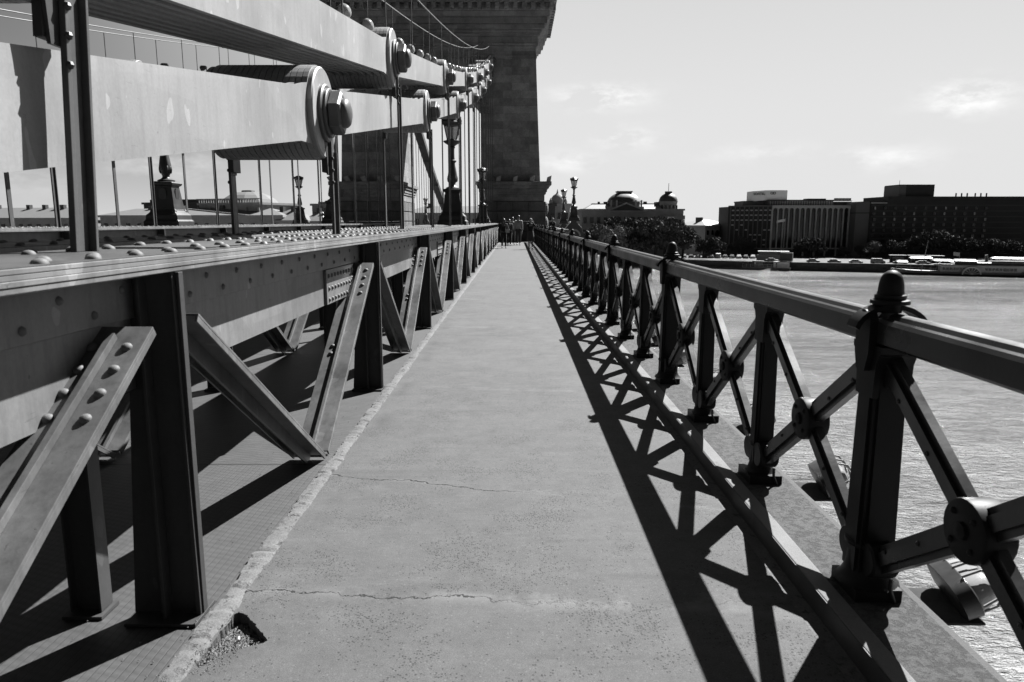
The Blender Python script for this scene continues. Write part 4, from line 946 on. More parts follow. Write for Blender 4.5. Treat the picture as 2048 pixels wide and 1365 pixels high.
# ------------------------------------------------------------------ PEOPLE
def skinned(name, verts, edges, radii, mat, parent, root_i=0, sub=1):
    me = bpy.data.meshes.new(name); me.from_pydata(verts, edges, []); me.materials.append(mat)
    o = bpy.data.objects.new(name, me); col.objects.link(o); o.parent = parent
    bm = bmesh.new(); bm.from_mesh(me); lay = bm.verts.layers.skin.verify(); bm.verts.ensure_lookup_table()
    for i, v in enumerate(bm.verts):
        r = radii[i]; r = r if isinstance(r, tuple) else (r, r); v[lay].radius = r; v[lay].use_root = (i == root_i)
    bm.to_mesh(me); bm.free()
    s = o.modifiers.new('skin', 'SKIN'); s.use_smooth_shade = True
    if sub: d = o.modifiers.new('sub', 'SUBSURF'); d.levels = sub; d.render_levels = sub
    return o
def person(loc, rz, H, stride, arms, shirt, legs, hairstyle, label, skirt=False, lean=0.0):
    """joint skeleton in units of height H; the figure faces local -y"""
    root = empty('person', loc, rz); tag(root, label, 'person'); k = H
    hipz, kn, sh, nk = .52, .285, .815, .85
    st = stride
    V = lambda x, y, z: (x * k, (y - lean * max(0, z - hipz)) * k, z * k)
    hl = {'hipL': V(.05, 0, hipz - .02), 'kneeL': V(.055, -st * .9, kn), 'ankL': V(.05, -st * 1.1, .045), 'toeL': V(.06, -st * 1.1 - .09, .018),
          'hipR': V(-.05, 0, hipz - .02), 'kneeR': V(-.055, st * .35, kn), 'ankR': V(-.05, st * 1.5, .055), 'toeR': V(-.055, st * 1.5 - .08, .018)}
    pel, wst, chs, nck, hd0 = V(0, 0, hipz), V(0, 0, .62), V(0, .005, .76), V(0, 0, nk), V(0, -.008, .90)
    sL, sR = V(.105, 0, sh), V(-.105, 0, sh)
    pose = {'down': ((.125, .01, .63), (.13, -.035, .485)), 'swing': ((.13, .03, .635), (.125, .06, .50)), 'forward': ((.13, -.03, .635), (.115, -.12, .53)),
            'camera': ((.15, -.085, .735), (.035, -.105, .885)), 'bag': ((.135, .0, .64), (.09, -.09, .575)), 'rest': ((.13, -.08, .68), (.05, -.17, .66))}
    aL, aR = pose[arms[0]], pose[arms[1]]
    eL, wL = V(*aL[0]), V(*aL[1]); eR, wR = V(-aR[0][0], aR[0][1], aR[0][2]), V(-aR[1][0], aR[1][1], aR[1][2])
    vs = [pel, wst, chs, nck, hd0, sL, eL, wL, sR, eR, wR, hl['hipL'], hl['kneeL'], hl['ankL'], hl['toeL'], hl['hipR'], hl['kneeR'], hl['ankR'], hl['toeR'], V(0, -.012, .945), V(0, -.005, .975)]
    ed = [(0, 1), (1, 2), (2, 3), (3, 4), (4, 19), (19, 20), (2, 5), (5, 6), (6, 7), (2, 8), (8, 9), (9, 10), (0, 11), (11, 12), (12, 13), (13, 14), (0, 15), (15, 16), (16, 17), (17, 18)]
    rr_ = [.075, (.075, .055), (.085, .062), .028, .036, .03, .024, .016, .03, .024, .016, .052, .032, .02, .018, .052, .032, .02, .018, .044, .030]
    rr_ = [tuple(q * k for q in r) if isinstance(r, tuple) else r * k for r in rr_]
    # palms and five separate fingers on each hand
    for wi, wv, el in ((7, Vector(wL), Vector(eL)), (10, Vector(wR), Vector(eR))):
        d = (wv - el).normalized(); side = Vector((1, 0, 0)) if abs(d.x) < .8 else Vector((0, 1, 0)); sv = d.cross(side).normalized()
        palm = wv + d * .035 * k; vs.append(tuple(palm)); pi = len(vs) - 1; ed.append((wi, pi)); rr_.append((.016 * k, .01 * k))
        for f, ln in zip((-1.5, -.5, .5, 1.5), (.038, .045, .043, .034)):
            a = palm + d * .02 * k + sv * f * .0085 * k; vs.append(tuple(a)); ed.append((pi, len(vs) - 1)); rr_.append(.0055 * k)
            b = a + d * ln * k * .55; vs.append(tuple(b)); ed.append((len(vs) - 2, len(vs) - 1)); rr_.append(.005 * k)
            c = b + (d + Vector((0, -.5, 0))).normalized() * ln * k * .45; vs.append(tuple(c)); ed.append((len(vs) - 2, len(vs) - 1)); rr_.append(.0045 * k)
        t0 = wv + d * .018 * k + sv * .02 * k; vs.append(tuple(t0)); ed.append((pi, len(vs) - 1)); rr_.append(.006 * k)
        vs.append(tuple(t0 + (d + sv).normalized() * .028 * k)); ed.append((len(vs) - 2, len(vs) - 1)); rr_.append(.005 * k)
    skinned('body', vs, ed, rr_, M['skin'], root)
    # face: nose, eyes, ears
    hc = Vector(vs[19])
    f = MB(); f.ball(tuple(hc + Vector((0, -.047, -.008)) * k), .007 * k, .012 * k, .014 * k, 6, 4)
    for sgn in (-1, 1): f.ball(tuple(hc + Vector((sgn * .045, .0, -.004)) * k), .006 * k, .011 * k, .017 * k, 6, 4)
    f.build('face_features', M['skin'], root, smooth=60)
    e = MB()
    for sgn in (-1, 1): e.ball(tuple(hc + Vector((sgn * .017, -.040, .006)) * k), .006 * k, .005 * k, .004 * k, 6, 4)
    e.box(hc.x - .012 * k, hc.x + .012 * k, hc.y - .044 * k, hc.y - .036 * k, hc.z - .030 * k, hc.z - .026 * k)
    e.build('eyes', M['hair'], root)
    hm = MB(); hm.ball(tuple(hc + Vector((0, .010, .016)) * k), .050 * k, .052 * k, .050 * k, 12, 8, -35)
    if hairstyle == 'long':
        hm.ball(tuple(hc + Vector((0, .030, -.05)) * k), .056 * k, .036 * k, .10 * k, 12, 8)
        for sgn in (-1, 1): hm.ball(tuple(hc + Vector((sgn * .042, -.004, -.065)) * k), .018 * k, .026 * k, .085 * k, 8, 6)
    hm.build('hair', M['hair' if hairstyle != 'pale' else 'cloth_light'], root, smooth=60)
    # shirt
    g = 1.22
    sv_ = [pel, wst, chs, (nck[0], nck[1], nck[2] - .02 * k), sL, eL, tuple(Vector(eL).lerp(Vector(wL), .85)), sR, eR, tuple(Vector(eR).lerp(Vector(wR), .85))]
    se = [(0, 1), (1, 2), (2, 3), (2, 4), (4, 5), (5, 6), (2, 7), (7, 8), (8, 9)]
    srr = [(.088 * k, .07 * k), (.088 * k, .068 * k), (.10 * k, .072 * k), .034 * k, .042 * k, .031 * k, .024 * k, .042 * k, .031 * k, .024 * k]
    skinned('shirt', sv_, se, srr, M[shirt], root)
    if skirt:
        m = MB(); m.lathe([(.085 * k, .60 * k), (.10 * k, .54 * k), (.115 * k, .42 * k), (.13 * k, .27 * k), (.125 * k, .268 * k), (.08 * k, .5 * k)], n=18); m.build('skirt', M[legs], root, smooth=50)
    else:
        tv = [pel, hl['hipL'], hl['kneeL'], tuple(Vector(hl['ankL']) + Vector((0, 0, .02 * k))), hl['hipR'], hl['kneeR'], tuple(Vector(hl['ankR']) + Vector((0, 0, .02 * k)))]
        skinned('trousers', tv, [(0, 1), (1, 2), (2, 3), (0, 4), (4, 5), (5, 6)], [(.088 * k, .072 * k), .06 * k, .042 * k, .032 * k, .06 * k, .042 * k, .032 * k], M[legs], root)
    m = MB()
    for a, b in (('ankL', 'toeL'), ('ankR', 'toeR')):
        A_, B_ = Vector(hl[a]), Vector(hl[b]); m.ball(((A_.x + B_.x) / 2, (A_.y + B_.y) / 2, .022 * k), .026 * k, .072 * k, .024 * k, 8, 5)
    m.build('shoes', M['darkpaint'], root, smooth=60)
    return root
p = person((-.62, 40.2, 0), R(6), 1.62, .085, ('bag', 'swing'), 'cloth_dark', 'cloth_dark', 'long', 'woman with long dark hair in dark clothes walking towards the camera with a bag')
hb = MB(); hb.prism([(-.10, 0), (.10, 0), (.13, .20), (-.13, .20)], -.05, .05, 'y'); hb.tube([(-.11, 0, .20), (-.04, .0, .38), (.04, .0, .38), (.11, 0, .20)], .008, 6)
tag(hb.build('handbag', M['white'], bevel=.01, loc=(-.62 + .20, 40.05, .86)), 'small pale handbag held by the woman in dark clothes', 'handbag')
person((-.36, 44.4, 0), R(0), 1.60, .08, ('down', 'swing'), 'cloth_mid', 'cloth_dark', 'short', 'person in dark grey walking just behind the long-haired woman')
person((.22, 45.4, 0), R(-4), 1.84, .06, ('down', 'down'), 'cloth_light', 'cloth_mid', 'short', 'man in a pale long-sleeved shirt and dark trousers walking mid-sidewalk')
person((-.16, 46.7, 0), R(4), 1.74, .06, ('down', 'swing'), 'cloth_light', 'cloth_dark', 'short', 'person in a pale top half hidden behind the man in the pale shirt')
person((.84, 38.8, 0), R(12), 1.63, .02, ('camera', 'camera'), 'cloth_dark', 'cloth_mid', 'pale', 'person in a skirt by the railing, both hands raised to the face', skirt=True)
person((2.78, 53.2, 0), R(-30), 1.72, .01, ('rest', 'down'), 'cloth_dark', 'cloth_dark', 'pale', 'pale-haired person in dark clothes standing behind the railing beside the tower')

# ------------------------------------------------------------------ FAR BANK
GZ = -12.8
def building(name, a, b, depth, z0, h, label, mat, windows=None, roof=None, cat='building'):
    """a, b: ground corners of the river front (left, right); local x along the front, y into the block"""
    a, b = Vector(a), Vector(b); L = (b - a).length; rz = math.atan2(b.y - a.y, b.x - a.x)
    root = empty(name, (a.x, a.y, z0), rz); tag(root, label, cat)
    MB().box(0, L, 0, depth, 0, h).build('wall', M[mat], root)
    MB().box(-.5, L + .5, -.5, depth + .5, h + .003, h + .7).build('cornice', M['trimstone' if mat != 'facade_dark' else 'facade_dark'], root)
    if windows:
        n, rows, ww, wh, zf = windows
        fr = MB().box(-ww / 2, ww / 2, -.22, .05, 0, wh).mesh('window', M['winglass']); si = MB().box(-ww / 2 - .2, ww / 2 + .2, -.42, -.001, -.3, -.01).mesh('sill', M['trimstone'])
        for r in range(rows):
            for i in range(n):
                o = inst(fr, 'window', root, ((i + .5) * L / n, 0, zf + r * (h - zf) / rows))
                if rows * n < 60: inst(si, 'sill', o)
    if roof:
        kind, rh, rm = roof
        m = MB()
        if kind == 'hip': i_ = min(depth / 2, L / 2) * .9; m.add([(-.4, -.4, h + .7), (L + .4, -.4, h + .7), (L + .4, depth + .4, h + .7), (-.4, depth + .4, h + .7), (i_, depth / 2, h + .7 + rh), (L - i_, depth / 2, h + .7 + rh)], [(0, 1, 5, 4), (1, 2, 5), (2, 3, 4, 5), (3, 0, 4), (3, 2, 1, 0)])
        if kind == 'flat': m.box(1.5, L - 1.5, 1.5, depth - 1.5, h + .7, h + .7 + rh)
        rf = m.build('roof', M[rm], root)
        if kind == 'hip':
            random.seed(int(L * 10)); 
            for q in range(max(2, int(L / 9))):
                cxx = L * .15 + random.random() * L * .7; MB().box(cxx, cxx + 1.3, depth * .40, depth * .40 + 1.3, h + .7, h + 1.6 + rh).build('chimney', M['slate'], rf)
    return root
# palace with dome
mn = building('domed_palace', (27.5, 300), (69.5, 300), 26, GZ, 18.8, 'long classical palace behind the riverside trees with a broad central dome and corner turret', 'facade', (15, 3, 1.3, 2.6, 3.0))
def slab_roof(x0, x1, hipl): 
    m = MB(); xa = x0 + (3.5 if hipl else 0)
    m.add([(x0, -.2, 19.5), (x1, -.2, 19.5), (xa, 6, 21.5), (x1, 6, 21.5), (xa, 14, 21.5), (x1, 14, 21.5), (x0, 20, 19.5), (x1, 20, 19.5)], [(0, 1, 3, 2), (2, 3, 5, 4), (4, 5, 7, 6), (0, 2, 4, 6)]); m.build('roof', M['zinc'], mn)
slab_roof(1.5, 12.0, True); slab_roof(24.5, 33.0, False)
for nm_, bx in (('roof_ridge', (5.0, 12, 6, 12, 21.51, 21.85)), ('roof_ridge', (24.5, 33, 6, 14, 21.51, 21.85)), ('chimney', (7.5, 8.4, 8, 9, 21.86, 22.6)), ('chimney', (10, 11.6, 8, 9, 21.86, 22.6)), ('chimney', (27, 28.4, 9, 10, 21.86, 22.7)), ('stair_tower', (31.4, 33.2, 4, 9, 19.6, 22.4))):
    MB().box(*bx).build(nm_, M['slate'], mn)
m = MB(); cxd = 18.2
m.box(cxd - 7.4, cxd + 7.4, -.6, 13, 19.55, 20.4)
m.prism([(cxd - 8.4, 18.3), (cxd + 8.4, 18.3), (cxd + 8.4, 18.8), (cxd, 22.0), (cxd - 8.4, 18.8)], -1.9, -.9, 'y'); m.build('pediment', M['trimstone'], mn)
for xx in (-6.2, -3.9, 3.9, 6.2): MB().box(cxd + xx - .35, cxd + xx + .35, -.85, -.61, 19.6, 23.0).build('pilaster', M['trimstone'], mn)
MB().prism([(cxd - 6.9, 18.8), (cxd + 6.9, 18.8), (cxd, 21.4)], -2.0, -1.91, 'y').build('pediment_field', M['facade_dark'], mn)
m = MB(); o = []; lv = [(6.6, 20.4), (6.6, 22.4), (6.9, 22.6), (6.7, 22.9), (6.2, 23.9), (5.3, 24.8), (4.3, 25.5), (3.3, 25.9)]
for r_, z_ in lv: o += [(cxd + r_ * math.copysign(abs(math.cos(R(15 * k + 7.5))) ** .7, math.cos(R(15 * k + 7.5))), 6.3 + r_ * math.copysign(abs(math.sin(R(15 * k + 7.5))) ** .7, math.sin(R(15 * k + 7.5))), z_) for k in range(24)]
m.add(o, [(i * 24 + k, i * 24 + (k + 1) % 24, (i + 1) * 24 + (k + 1) % 24, (i + 1) * 24 + k) for i in range(len(lv) - 1) for k in range(24)]); dome = m.build('dome', M['slate'], mn, smooth=50)
m = MB().box(cxd - 2.9, cxd + 2.9, 3.5, 9.1, 25.7, 26.5); m.box(cxd - 3.2, cxd + 3.2, 3.2, 9.4, 26.501, 26.85); m.build('dome_lantern', M['slate'], dome)
m = MB(); m.lathe([(3.75, 13), (3.75, 22.1), (4.0, 22.3), (4.0, 22.6)], c=(36.4, 4.2, 0), n=18); t_ = m.build('turret', M['trimstone'], mn, smooth=40)
for a in range(-3, 4):
    an = R(-90 + a * 26); o = MB().box(-.42, .42, -.12, .12, 19.4, 21.0).build('window', M['winglass'], t_); o.location = (36.4 + 3.76 * math.cos(an), 4.2 + 3.76 * math.sin(an), 0); o.rotation_euler = (0, 0, an + math.pi / 2)
m = MB(); m.lathe([(3.9, 22.6), (3.8, 23.3), (3.4, 24.3), (2.7, 25.1), (1.9, 25.6), (1.4, 25.8), (1.5, 25.9), (1.5, 26.7), (0, 26.8)], c=(36.4, 4.2, 0), n=18); m.build('turret_dome', M['slate'], t_, smooth=40)
MB().tube([(36.4, 4.2, 26.7), (36.4, 4.2, 30.0)], .11, 6).build('flagpole', M['darkpaint'], t_)
MB().box(33, 42.4, -1.4, -.02, 15.2, 16.8).build('corner_bay', M['facade'], mn)
for i in range(9): MB().tube([(33.3 + i * 1.1, -1.0, 4), (33.3 + i * 1.1, -1.0, 15.1)], .28, 8).build('column', M['trimstone'], mn)

# two smaller blocks between the palace and the hotel
building('townhouse', (76.5, 340), (88, 350), 14, GZ, 9.0, 'small pale townhouse with bright roof in the gap between palace and hotel', 'facade_pale', (4, 3, 1.2, 2.0, 1.5), ('hip', 1.7, 'zinc'))
bb = building('corner_block', (83.5, 318), (99.5, 330), 18, GZ, 12.0, 'grey block with bright hipped roof and arched doorway left of the hotel', 'facade', (6, 3, 1.2, 2.0, 1.5), ('hip', 2.6, 'zinc'))
MB().lathe([(1.3, -.5), (1.3, -.1)], c=(8, 0, 9.0), axis='y', n=18).build('round_window', M['winglass'], bb)
# domed church and block behind the tower
ch = building('domed_church', (9.5, 205), (15.5, 205), 7, GZ, 18.6, 'weathered church-like building with a small dome just right of the tower', 'facade', (3, 4, .8, 1.8, 4))
m = MB(); m.lathe([(1.9, 18.7), (1.9, 20.3), (1.7, 21.0), (1.2, 21.7), (.5, 22.1), (.3, 22.4), (.05, 23.4)], c=(2.6, 3, 0), n=14); m.build('dome', M['facade'], ch, smooth=40)
for xx in (.6, 4.8): MB().lathe([(.5, 18.7), (.5, 20.0), (.2, 20.6), (0, 21)], c=(xx, 1, 0), n=8).build('corner_turret', M['facade'], ch)
building('dark_block', (5.5, 200), (11.0, 200), 10, GZ, 18.5, 'plain dark block peeking out between the tower and the small dome', 'facade_dark', (4, 4, .8, 1.6, 3))
# hotel with tall arched bays
A_, B_ = Vector((107.2, 303)), Vector((143.0, 303)); Lh = 36.4
ht = empty('arcaded_hotel', (A_.x, A_.y, GZ), 0); tag(ht, 'large hotel with tall round-topped concrete bays and a pale sign box on its roof', 'hotel')
Hh = 20.6
MB().box(.3, Lh - .3, .9, 24, 0, Hh).build('wall', M['facade_dark'], ht)
MB().add([(.3, 1.0, 0), (-15.6, 9.5, 0), (-15.6, 24, 0), (.3, 24, 0), (.3, 1.0, Hh), (-15.6, 9.5, Hh), (-15.6, 24, Hh), (.3, 24, Hh)], [(0, 3, 2, 1), (4, 5, 6, 7), (0, 1, 5, 4), (1, 2, 6, 5), (2, 3, 7, 6), (3, 0, 4, 7)]).build('side_wing', M['facade_dark'], ht)
nb = 16; bw = Lh / nb
ribm = MB(); ribm.box(-.21, .21, 0, 1.0, 3.4, Hh - 1.6); RB = ribm.mesh('rib', M['rib'])
for i in range(nb + 1): inst(RB, 'rib', ht, (i * bw, -.25, 0))
arch = MB(); n = 8; z0 = Hh - 1.6
pr = [(-bw / 2, z0), (-bw / 2 + .21, z0)] + [(-(bw / 2 - .21) * math.cos(R(180 * q / n)), z0 + (bw / 2 - .21) * math.sin(R(180 * q / n))) for q in range(n + 1)] + [(bw / 2 - .21, z0), (bw / 2, z0), (bw / 2, Hh + .4), (-bw / 2, Hh + .4)]
arch.prism(pr, -.3, .85, 'y'); AM = arch.mesh('arch_head', M['rib'])
for i in range(nb): inst(AM, 'arch_head', ht, ((i + .5) * bw, 0, 0))
gb = MB(); gb.box(-bw / 2 + .22, bw / 2 - .22, .55, .88, 3.5, Hh - .4)
for r in range(8): gb.box(-bw / 2 + .22, bw / 2 - .22, .40, .549, 3.9 + r * 2.1, 4.5 + r * 2.1)
GB_ = gb.mesh('window_bay', M['winglass'])
for i in range(nb): inst(GB_, 'window_bay', ht, ((i + .5) * bw, 0, 0))
m = MB(); m.box(-.3, Lh + .3, -.5, .7, 2.9, 3.4)
for i in range(0, nb + 1, 2): m.box(i * bw - .25, i * bw + .25, -.4, .5, 0, 2.9)
m.build('podium', M['rib'], ht)
sw_ = MB(); dv = Vector((-15.9, 8.5)); dl = dv.length; ux, uy = dv.x / dl, dv.y / dl
for i in range(9):
    t_ = (i + 1) / 9.5
    x, y = .3 + dv.x * t_, 1.0 + dv.y * t_
    sw_.box(x - .14, x + .14, y - .5, y + .2, 3.4, Hh)
sw_.beam((.2, .8, Hh + .2), (-15.7, 9.2, Hh + .2), .5, .5, side=(0, 1, 0)); sw_.beam((.2, .8, 3.1), (-15.7, 9.2, 3.1), .5, .5, side=(0, 1, 0)); sw_.build('side_ribs', M['facade_mid'], ht)
for r in range(8):
    for i in range(9):
        if r > 4 or random.random() < .35:
            t_ = (i + .45) / 9.5; x, y = .3 + dv.x * t_, .9 + dv.y * t_
            o = MB().box(-.5, .5, -.1, .05, 0, .55).build('balcony_rail', M['facade_pale'], ht, loc=(x, y, 4.4 + r * 2.05)); o.rotation_euler = (0, 0, math.atan2(dv.y, dv.x))
m = MB(); m.box(-.5, 26.5, 3.5, 20, Hh + .4, Hh + 2.3); m.build('roof_storey', M['facade_mid'], ht)
m = MB(); m.box(-1.2, 27.2, 2.6, 21, Hh + 2.31, Hh + 2.75); m.box(-10, -1.21, 7, 21, Hh + 2.0, Hh + 2.4); m.box(27.3, 34.5, 4, 18, Hh + .4, Hh + 2.0); m.build('roof_slab', M['facade_dark'], ht)
m = MB().box(-10, -.6, 8, 20, Hh + .4, Hh + 2.0); m.build('roof_glazing', M['facade_mid'], ht)
m = MB()
for i in range(26): m.box(i * 1.03, i * 1.03 + .18, 3.3, 3.49, Hh + .5, Hh + 2.3)
m.build('roof_mullions', M['facade_pale'], ht)
for i in range(5): MB().box(28.2 + i * 1.35, 29.2 + i * 1.35, 5, 7, Hh + 2.5, Hh + 3.5).build('cooling_unit', M['lightgrey'], ht)
MB().box(27.8, 35.0, 4.8, 7.2, Hh + 2.3, Hh + 2.48).build('unit_deck', M['darkpaint'], ht)
MB().box(16, 24, 5, 9, Hh + 2.76, Hh + 3.3).build('roof_hatch', M['facade_dark'], ht)
sg = MB(); sg.add([(-1.6, 4, Hh + 2.7), (-6.6, 7.5, Hh + 2.2), (-6.6, 14, Hh + 2.2), (7.2, 14, Hh + 2.7), (7.2, 4, Hh + 2.7), (-1.6, 4, Hh + 6.7), (-6.6, 7.5, Hh + 6.4), (-6.6, 14, Hh + 6.4), (7.2, 14, Hh + 6.7), (7.2, 4, Hh + 6.7)],
                  [(0, 4, 3, 2, 1), (5, 6, 7, 8, 9), (0, 1, 6, 5), (1, 2, 7, 6), (2, 3, 8, 7), (3, 4, 9, 8), (4, 0, 5, 9)]); sb = sg.build('sign_box', M['sign'], ht)
def text(s, size, loc, rot, mat, parent, name='sign_lettering'):
    cu = bpy.data.curves.new(name, 'FONT'); cu.body = s; cu.size = size; cu.extrude = .05; cu.align_x = 'CENTER'; cu.offset = 0.02
    tmp = bpy.data.objects.new('tmp', cu); col.objects.link(tmp); dg = bpy.context.evaluated_depsgraph_get()
    me = bpy.data.meshes.new_from_object(tmp.evaluated_get(dg)); bpy.data.objects.remove(tmp); me.materials.clear(); me.materials.append(mat)
    o = bpy.data.objects.new(name, me); col.objects.link(o); o.parent = parent; o.location = loc; o.rotation_euler = rot; return o
text('SOFITEL', 1.35, (-4.05, 5.55, Hh + 4.8), (R(90), 0, math.atan2(-3.5, 5.0)), M['darkpaint'], sb)
m = MB()
for dx in (-.45, .45): m.tube([(1.2 + dx + .62 * math.cos(R(a)), 3.92, Hh + 5.5 + .42 * math.sin(R(a))) for a in range(0, 361, 24)], .13, 6)
m.build('sign_emblem', M['darkpaint'], sb)
# the dark hotel
dk = empty('slab_hotel', (139.5, 296, GZ), 0); tag(dk, 'huge dark slab hotel at the right edge with a square plant tower on its roof', 'hotel')
MB().box(0, 5.6, 2, 20, 0, 22.3).build('end_wall', M['facade_mid'], dk)
MB().box(-.1, 5.7, 1.9, 20.2, 17.6, 18.0).build('end_wall_band', M['facade_dark'], dk)
MB().box(5.61, 12.2, 1.2, 20, 0, 22.6).build('wall', M['facade_dark'], dk)
MB().box(12.21, 75, 1, 22, 0, 24.4).build('main_block', M['facade_dark'], dk)
MB().box(19, 33.5, 6, 18, 24.41, 29.4).build('plant_tower', M['facade_dark'], dk)
MB().box(18.9, 21.8, 5.9, 18.1, 24.42, 29.0).build('plant_tower_corner', M['facade_mid'], dk)
bnd = MB().box(0, 1, -.05, .3, 0, .5).mesh('balcony_band', simple('balcony_concrete', .11, .9, .3, .1))
for r in range(9): inst(bnd, 'balcony_band', dk, (5.8, .9, 2.6 + r * 2.25), 0, (62, 1, 1))
random.seed(8); wp = MB().box(0, 1.15, -.12, .1, 0, 1.2).mesh('window', M['winglass'])
curt = MB().box(.15, .75, -.16, -.125, .1, 1.1).mesh('curtain', M['facade_pale'])
for r in range(8):
    for i in range(12):
        o = inst(wp, 'window', dk, (6.3 + i * 4.1 + (r % 2) * .4, .85, 3.4 + r * 2.25))
        if random.random() < (.25 if r > 4 else .04): inst(curt, 'curtain', o)
MB().box(5.5, 12, .9, 1.19, 21.6, 22.0).build('parapet_trim', M['white'], dk)
m = MB()
for i in range(6): m.tube([(42 + i * 2.3 + (1 if i > 2 else 0), 5, 24.4), (42 + i * 2.3 + (1 if i > 2 else 0), 5, 25.9)], .28, 8)
m.build('roof_vents', M['darkpaint'], dk); MB().tube([(20, 8, 29.4), (20, 8, 31.2)], .08, 5).build('aerial', M['darkpaint'], dk)

# left side of the far bank
building('arsenal_building', (-200, 240), (-141.5, 230), 20, GZ, 14.8, 'long low building with a row of windows and a grey hipped roof, far left', 'facade', (18, 3, 1.3, 2.4, 3.5), ('hip', 3.4, 'tile'))
building('modern_block', (-134, 262), (-103, 252), 18, GZ, 20.4, 'dark flat-roofed modern block behind the lamp pedestal on the left', 'facade_dark', (16, 1, 1.0, 2.2, 15.5), ('flat', 1.0, 'slate'))
building('low_row', (-133, 232), (-72, 224), 16, GZ, 15.6, 'low row of houses with grey roofs in front of the dark modern block', 'facade', (16, 3, 1.2, 2.0, 4), ('hip', 2.2, 'tile'))
ac = building('academy_building', (-103.5, 238), (-80.5, 229), 20, GZ, 19.6, 'renaissance palace with balustrade, tall arched windows and shallow hipped roof on the left', 'facade', (5, 1, 2.0, 4.2, 12.0), None)
m = MB()
for i in range(24): m.box(.2 + i, .5 + i, -.45, -.15, 20.3, 21.3)
m.box(-.6, 25.3, -.6, 0, 21.31, 21.6); m.build('balustrade', M['trimstone'], ac)
for i in range(6):
    x = i * 4.9 + .1; MB().tube([(x, -.45, 11.5), (x, -.45, 18.8)], .38, 8).build('column', M['trimstone'], ac)
MB().lathe([(9.5, 20.3), (8.5, 21.6), (6.5, 22.9), (4, 23.8), (2.5, 24.0), (2.3, 24.5), (0, 24.8)], c=(12, 10, 0), n=12).build('roof', M['tile'], ac)
building('roof_row', (-79, 226), (-67.5, 222), 14, GZ, 14.0, 'low tiled roofs right of the palace on the left bank', 'facade', (5, 2, 1.2, 2.0, 5), ('hip', 3.4, 'tile'))
building('pale_roof_house', (-68, 230), (-60.5, 228), 12, GZ, 13.8, 'house with a pale roof beside the small left lamp', 'facade', None, ('hip', 3.2, 'zinc'))
building('townhouse', (-66.5, 238), (-54, 236), 14, GZ, 19.4, 'flat-topped tall house touching the left side of the tower', 'facade', (5, 4, 1.1, 2.0, 3), ('flat', .6, 'slate'))
building('townhouse', (-38, 250), (-4, 250), 14, GZ, 16.6, 'row of pale houses seen through the tower archway and hangers', 'facade', (12, 4, 1.2, 2.0, 3), ('hip', 2.4, 'tile'))

# trees
def tree_meshes(seed, rad, hgt, nleaf, leafsize):
    random.seed(seed); tr = MB(); tr.tube([(0, 0, 0), (.15, .1, hgt * .35), (.0, .2, hgt * .62)], [.35, .27, .16], 7)
    for i in range(6):
        a = random.uniform(0, 6.28); tr.tube([(.1, .1, hgt * .3 + .2 * i), (rad * .35 * math.cos(a), rad * .35 * math.sin(a), hgt * .55 + .1 * i), (rad * .7 * math.cos(a), rad * .7 * math.sin(a), hgt * .68 + .15 * i)], [.16, .10, .04], 5)
    cr = MB(); clumps = []
    for i in range(17):
        a = random.uniform(0, 6.28); rr_ = rad * math.sqrt(random.random()) * .78; z = hgt * random.uniform(.42, .88)
        clumps.append((rr_ * math.cos(a), rr_ * math.sin(a), z - (rr_ / rad) ** 2 * hgt * .15, rad * random.uniform(.26, .46)))
    for _ in range(nleaf):
        c = random.choice(clumps); d = Vector((random.gauss(0, 1), random.gauss(0, 1), random.gauss(0, 1))).normalized() * c[3] * random.uniform(.55, 1.08)
        p = Vector(c[:3]) + Vector((d.x, d.y, d.z * .85)); q = Euler((random.uniform(0, 6.3), random.uniform(0, 6.3), random.uniform(0, 6.3))).to_matrix(); s_ = leafsize * random.uniform(.5, 1.3)
        cr.add([p + q @ Vector(v) * s_ for v in ((-1, -.6, 0), (1, -.5, .15), (.9, .6, 0), (-.8, .7, .2))], [(0, 1, 2, 3)])
    return tr.mesh('trunk', M['bark']), cr
variants = []
for sdd in range(4):
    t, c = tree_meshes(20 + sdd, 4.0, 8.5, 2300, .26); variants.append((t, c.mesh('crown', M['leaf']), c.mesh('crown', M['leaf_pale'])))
def tree(x, y, s, v, pale, label, group, sx=1.0):
    r = empty('riverside_tree', (x, y, GZ), x * 3.1); r.scale = (s * sx, s * sx, s); tag(r, label, 'tree', group)
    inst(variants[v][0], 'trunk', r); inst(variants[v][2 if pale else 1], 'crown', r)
tl = [(29, 284, 1.15, 0), (34, 281, 1.25, 0), (36.5, 276, 1.22, 1), (41, 286, 1.55, 0), (45.5, 280, 1.35, 0), (50, 285, 1.45, 0), (54.5, 280, 1.5, 0), (59, 284, 1.55, 0), (63, 281, 1.35, 0), (66.5, 286, 1.2, 0)]
for i, (x, y, s, p) in enumerate(tl): tree(x, y, s * 1.3, i % 4, p, ('pale tree standing out before the darker trees under the dome' if p else 'dark leafy tree in front of the domed palace, %s from the left' % ordn(i if i < 2 else i - 1)), 'trees before the domed palace')
tl = [(76.5, 293, .95, 0), (80, 292, 1.05, 0), (84, 296, .75, 0), (93, 300, 1.0, 0), (97, 301, .8, 0), (114, 290, .8, 0), (118.5, 289, 1.0, 0), (122, 290, .75, 0), (131, 288, .6, 0), (137, 286, .62, 0), (140.5, 284, .85, 1), (146, 284, .9, 0), (150, 282, .85, 0), (155, 281, 1.15, 0), (160.5, 280, 1.35, 0), (166, 281, 1.25, 0), (172, 279, 1.1, 0), (178, 278, .95, 0), (184, 277, 1.0, 0), (190, 276, .9, 0), (196, 275, .95, 0)]
for i, (x, y, s, p) in enumerate(tl): tree(x, y, s, (i * 3) % 4, p, 'riverside tree on the quay before the hotels, %s counting from the palace' % ordn(i), 'trees along the quay', 1.1)
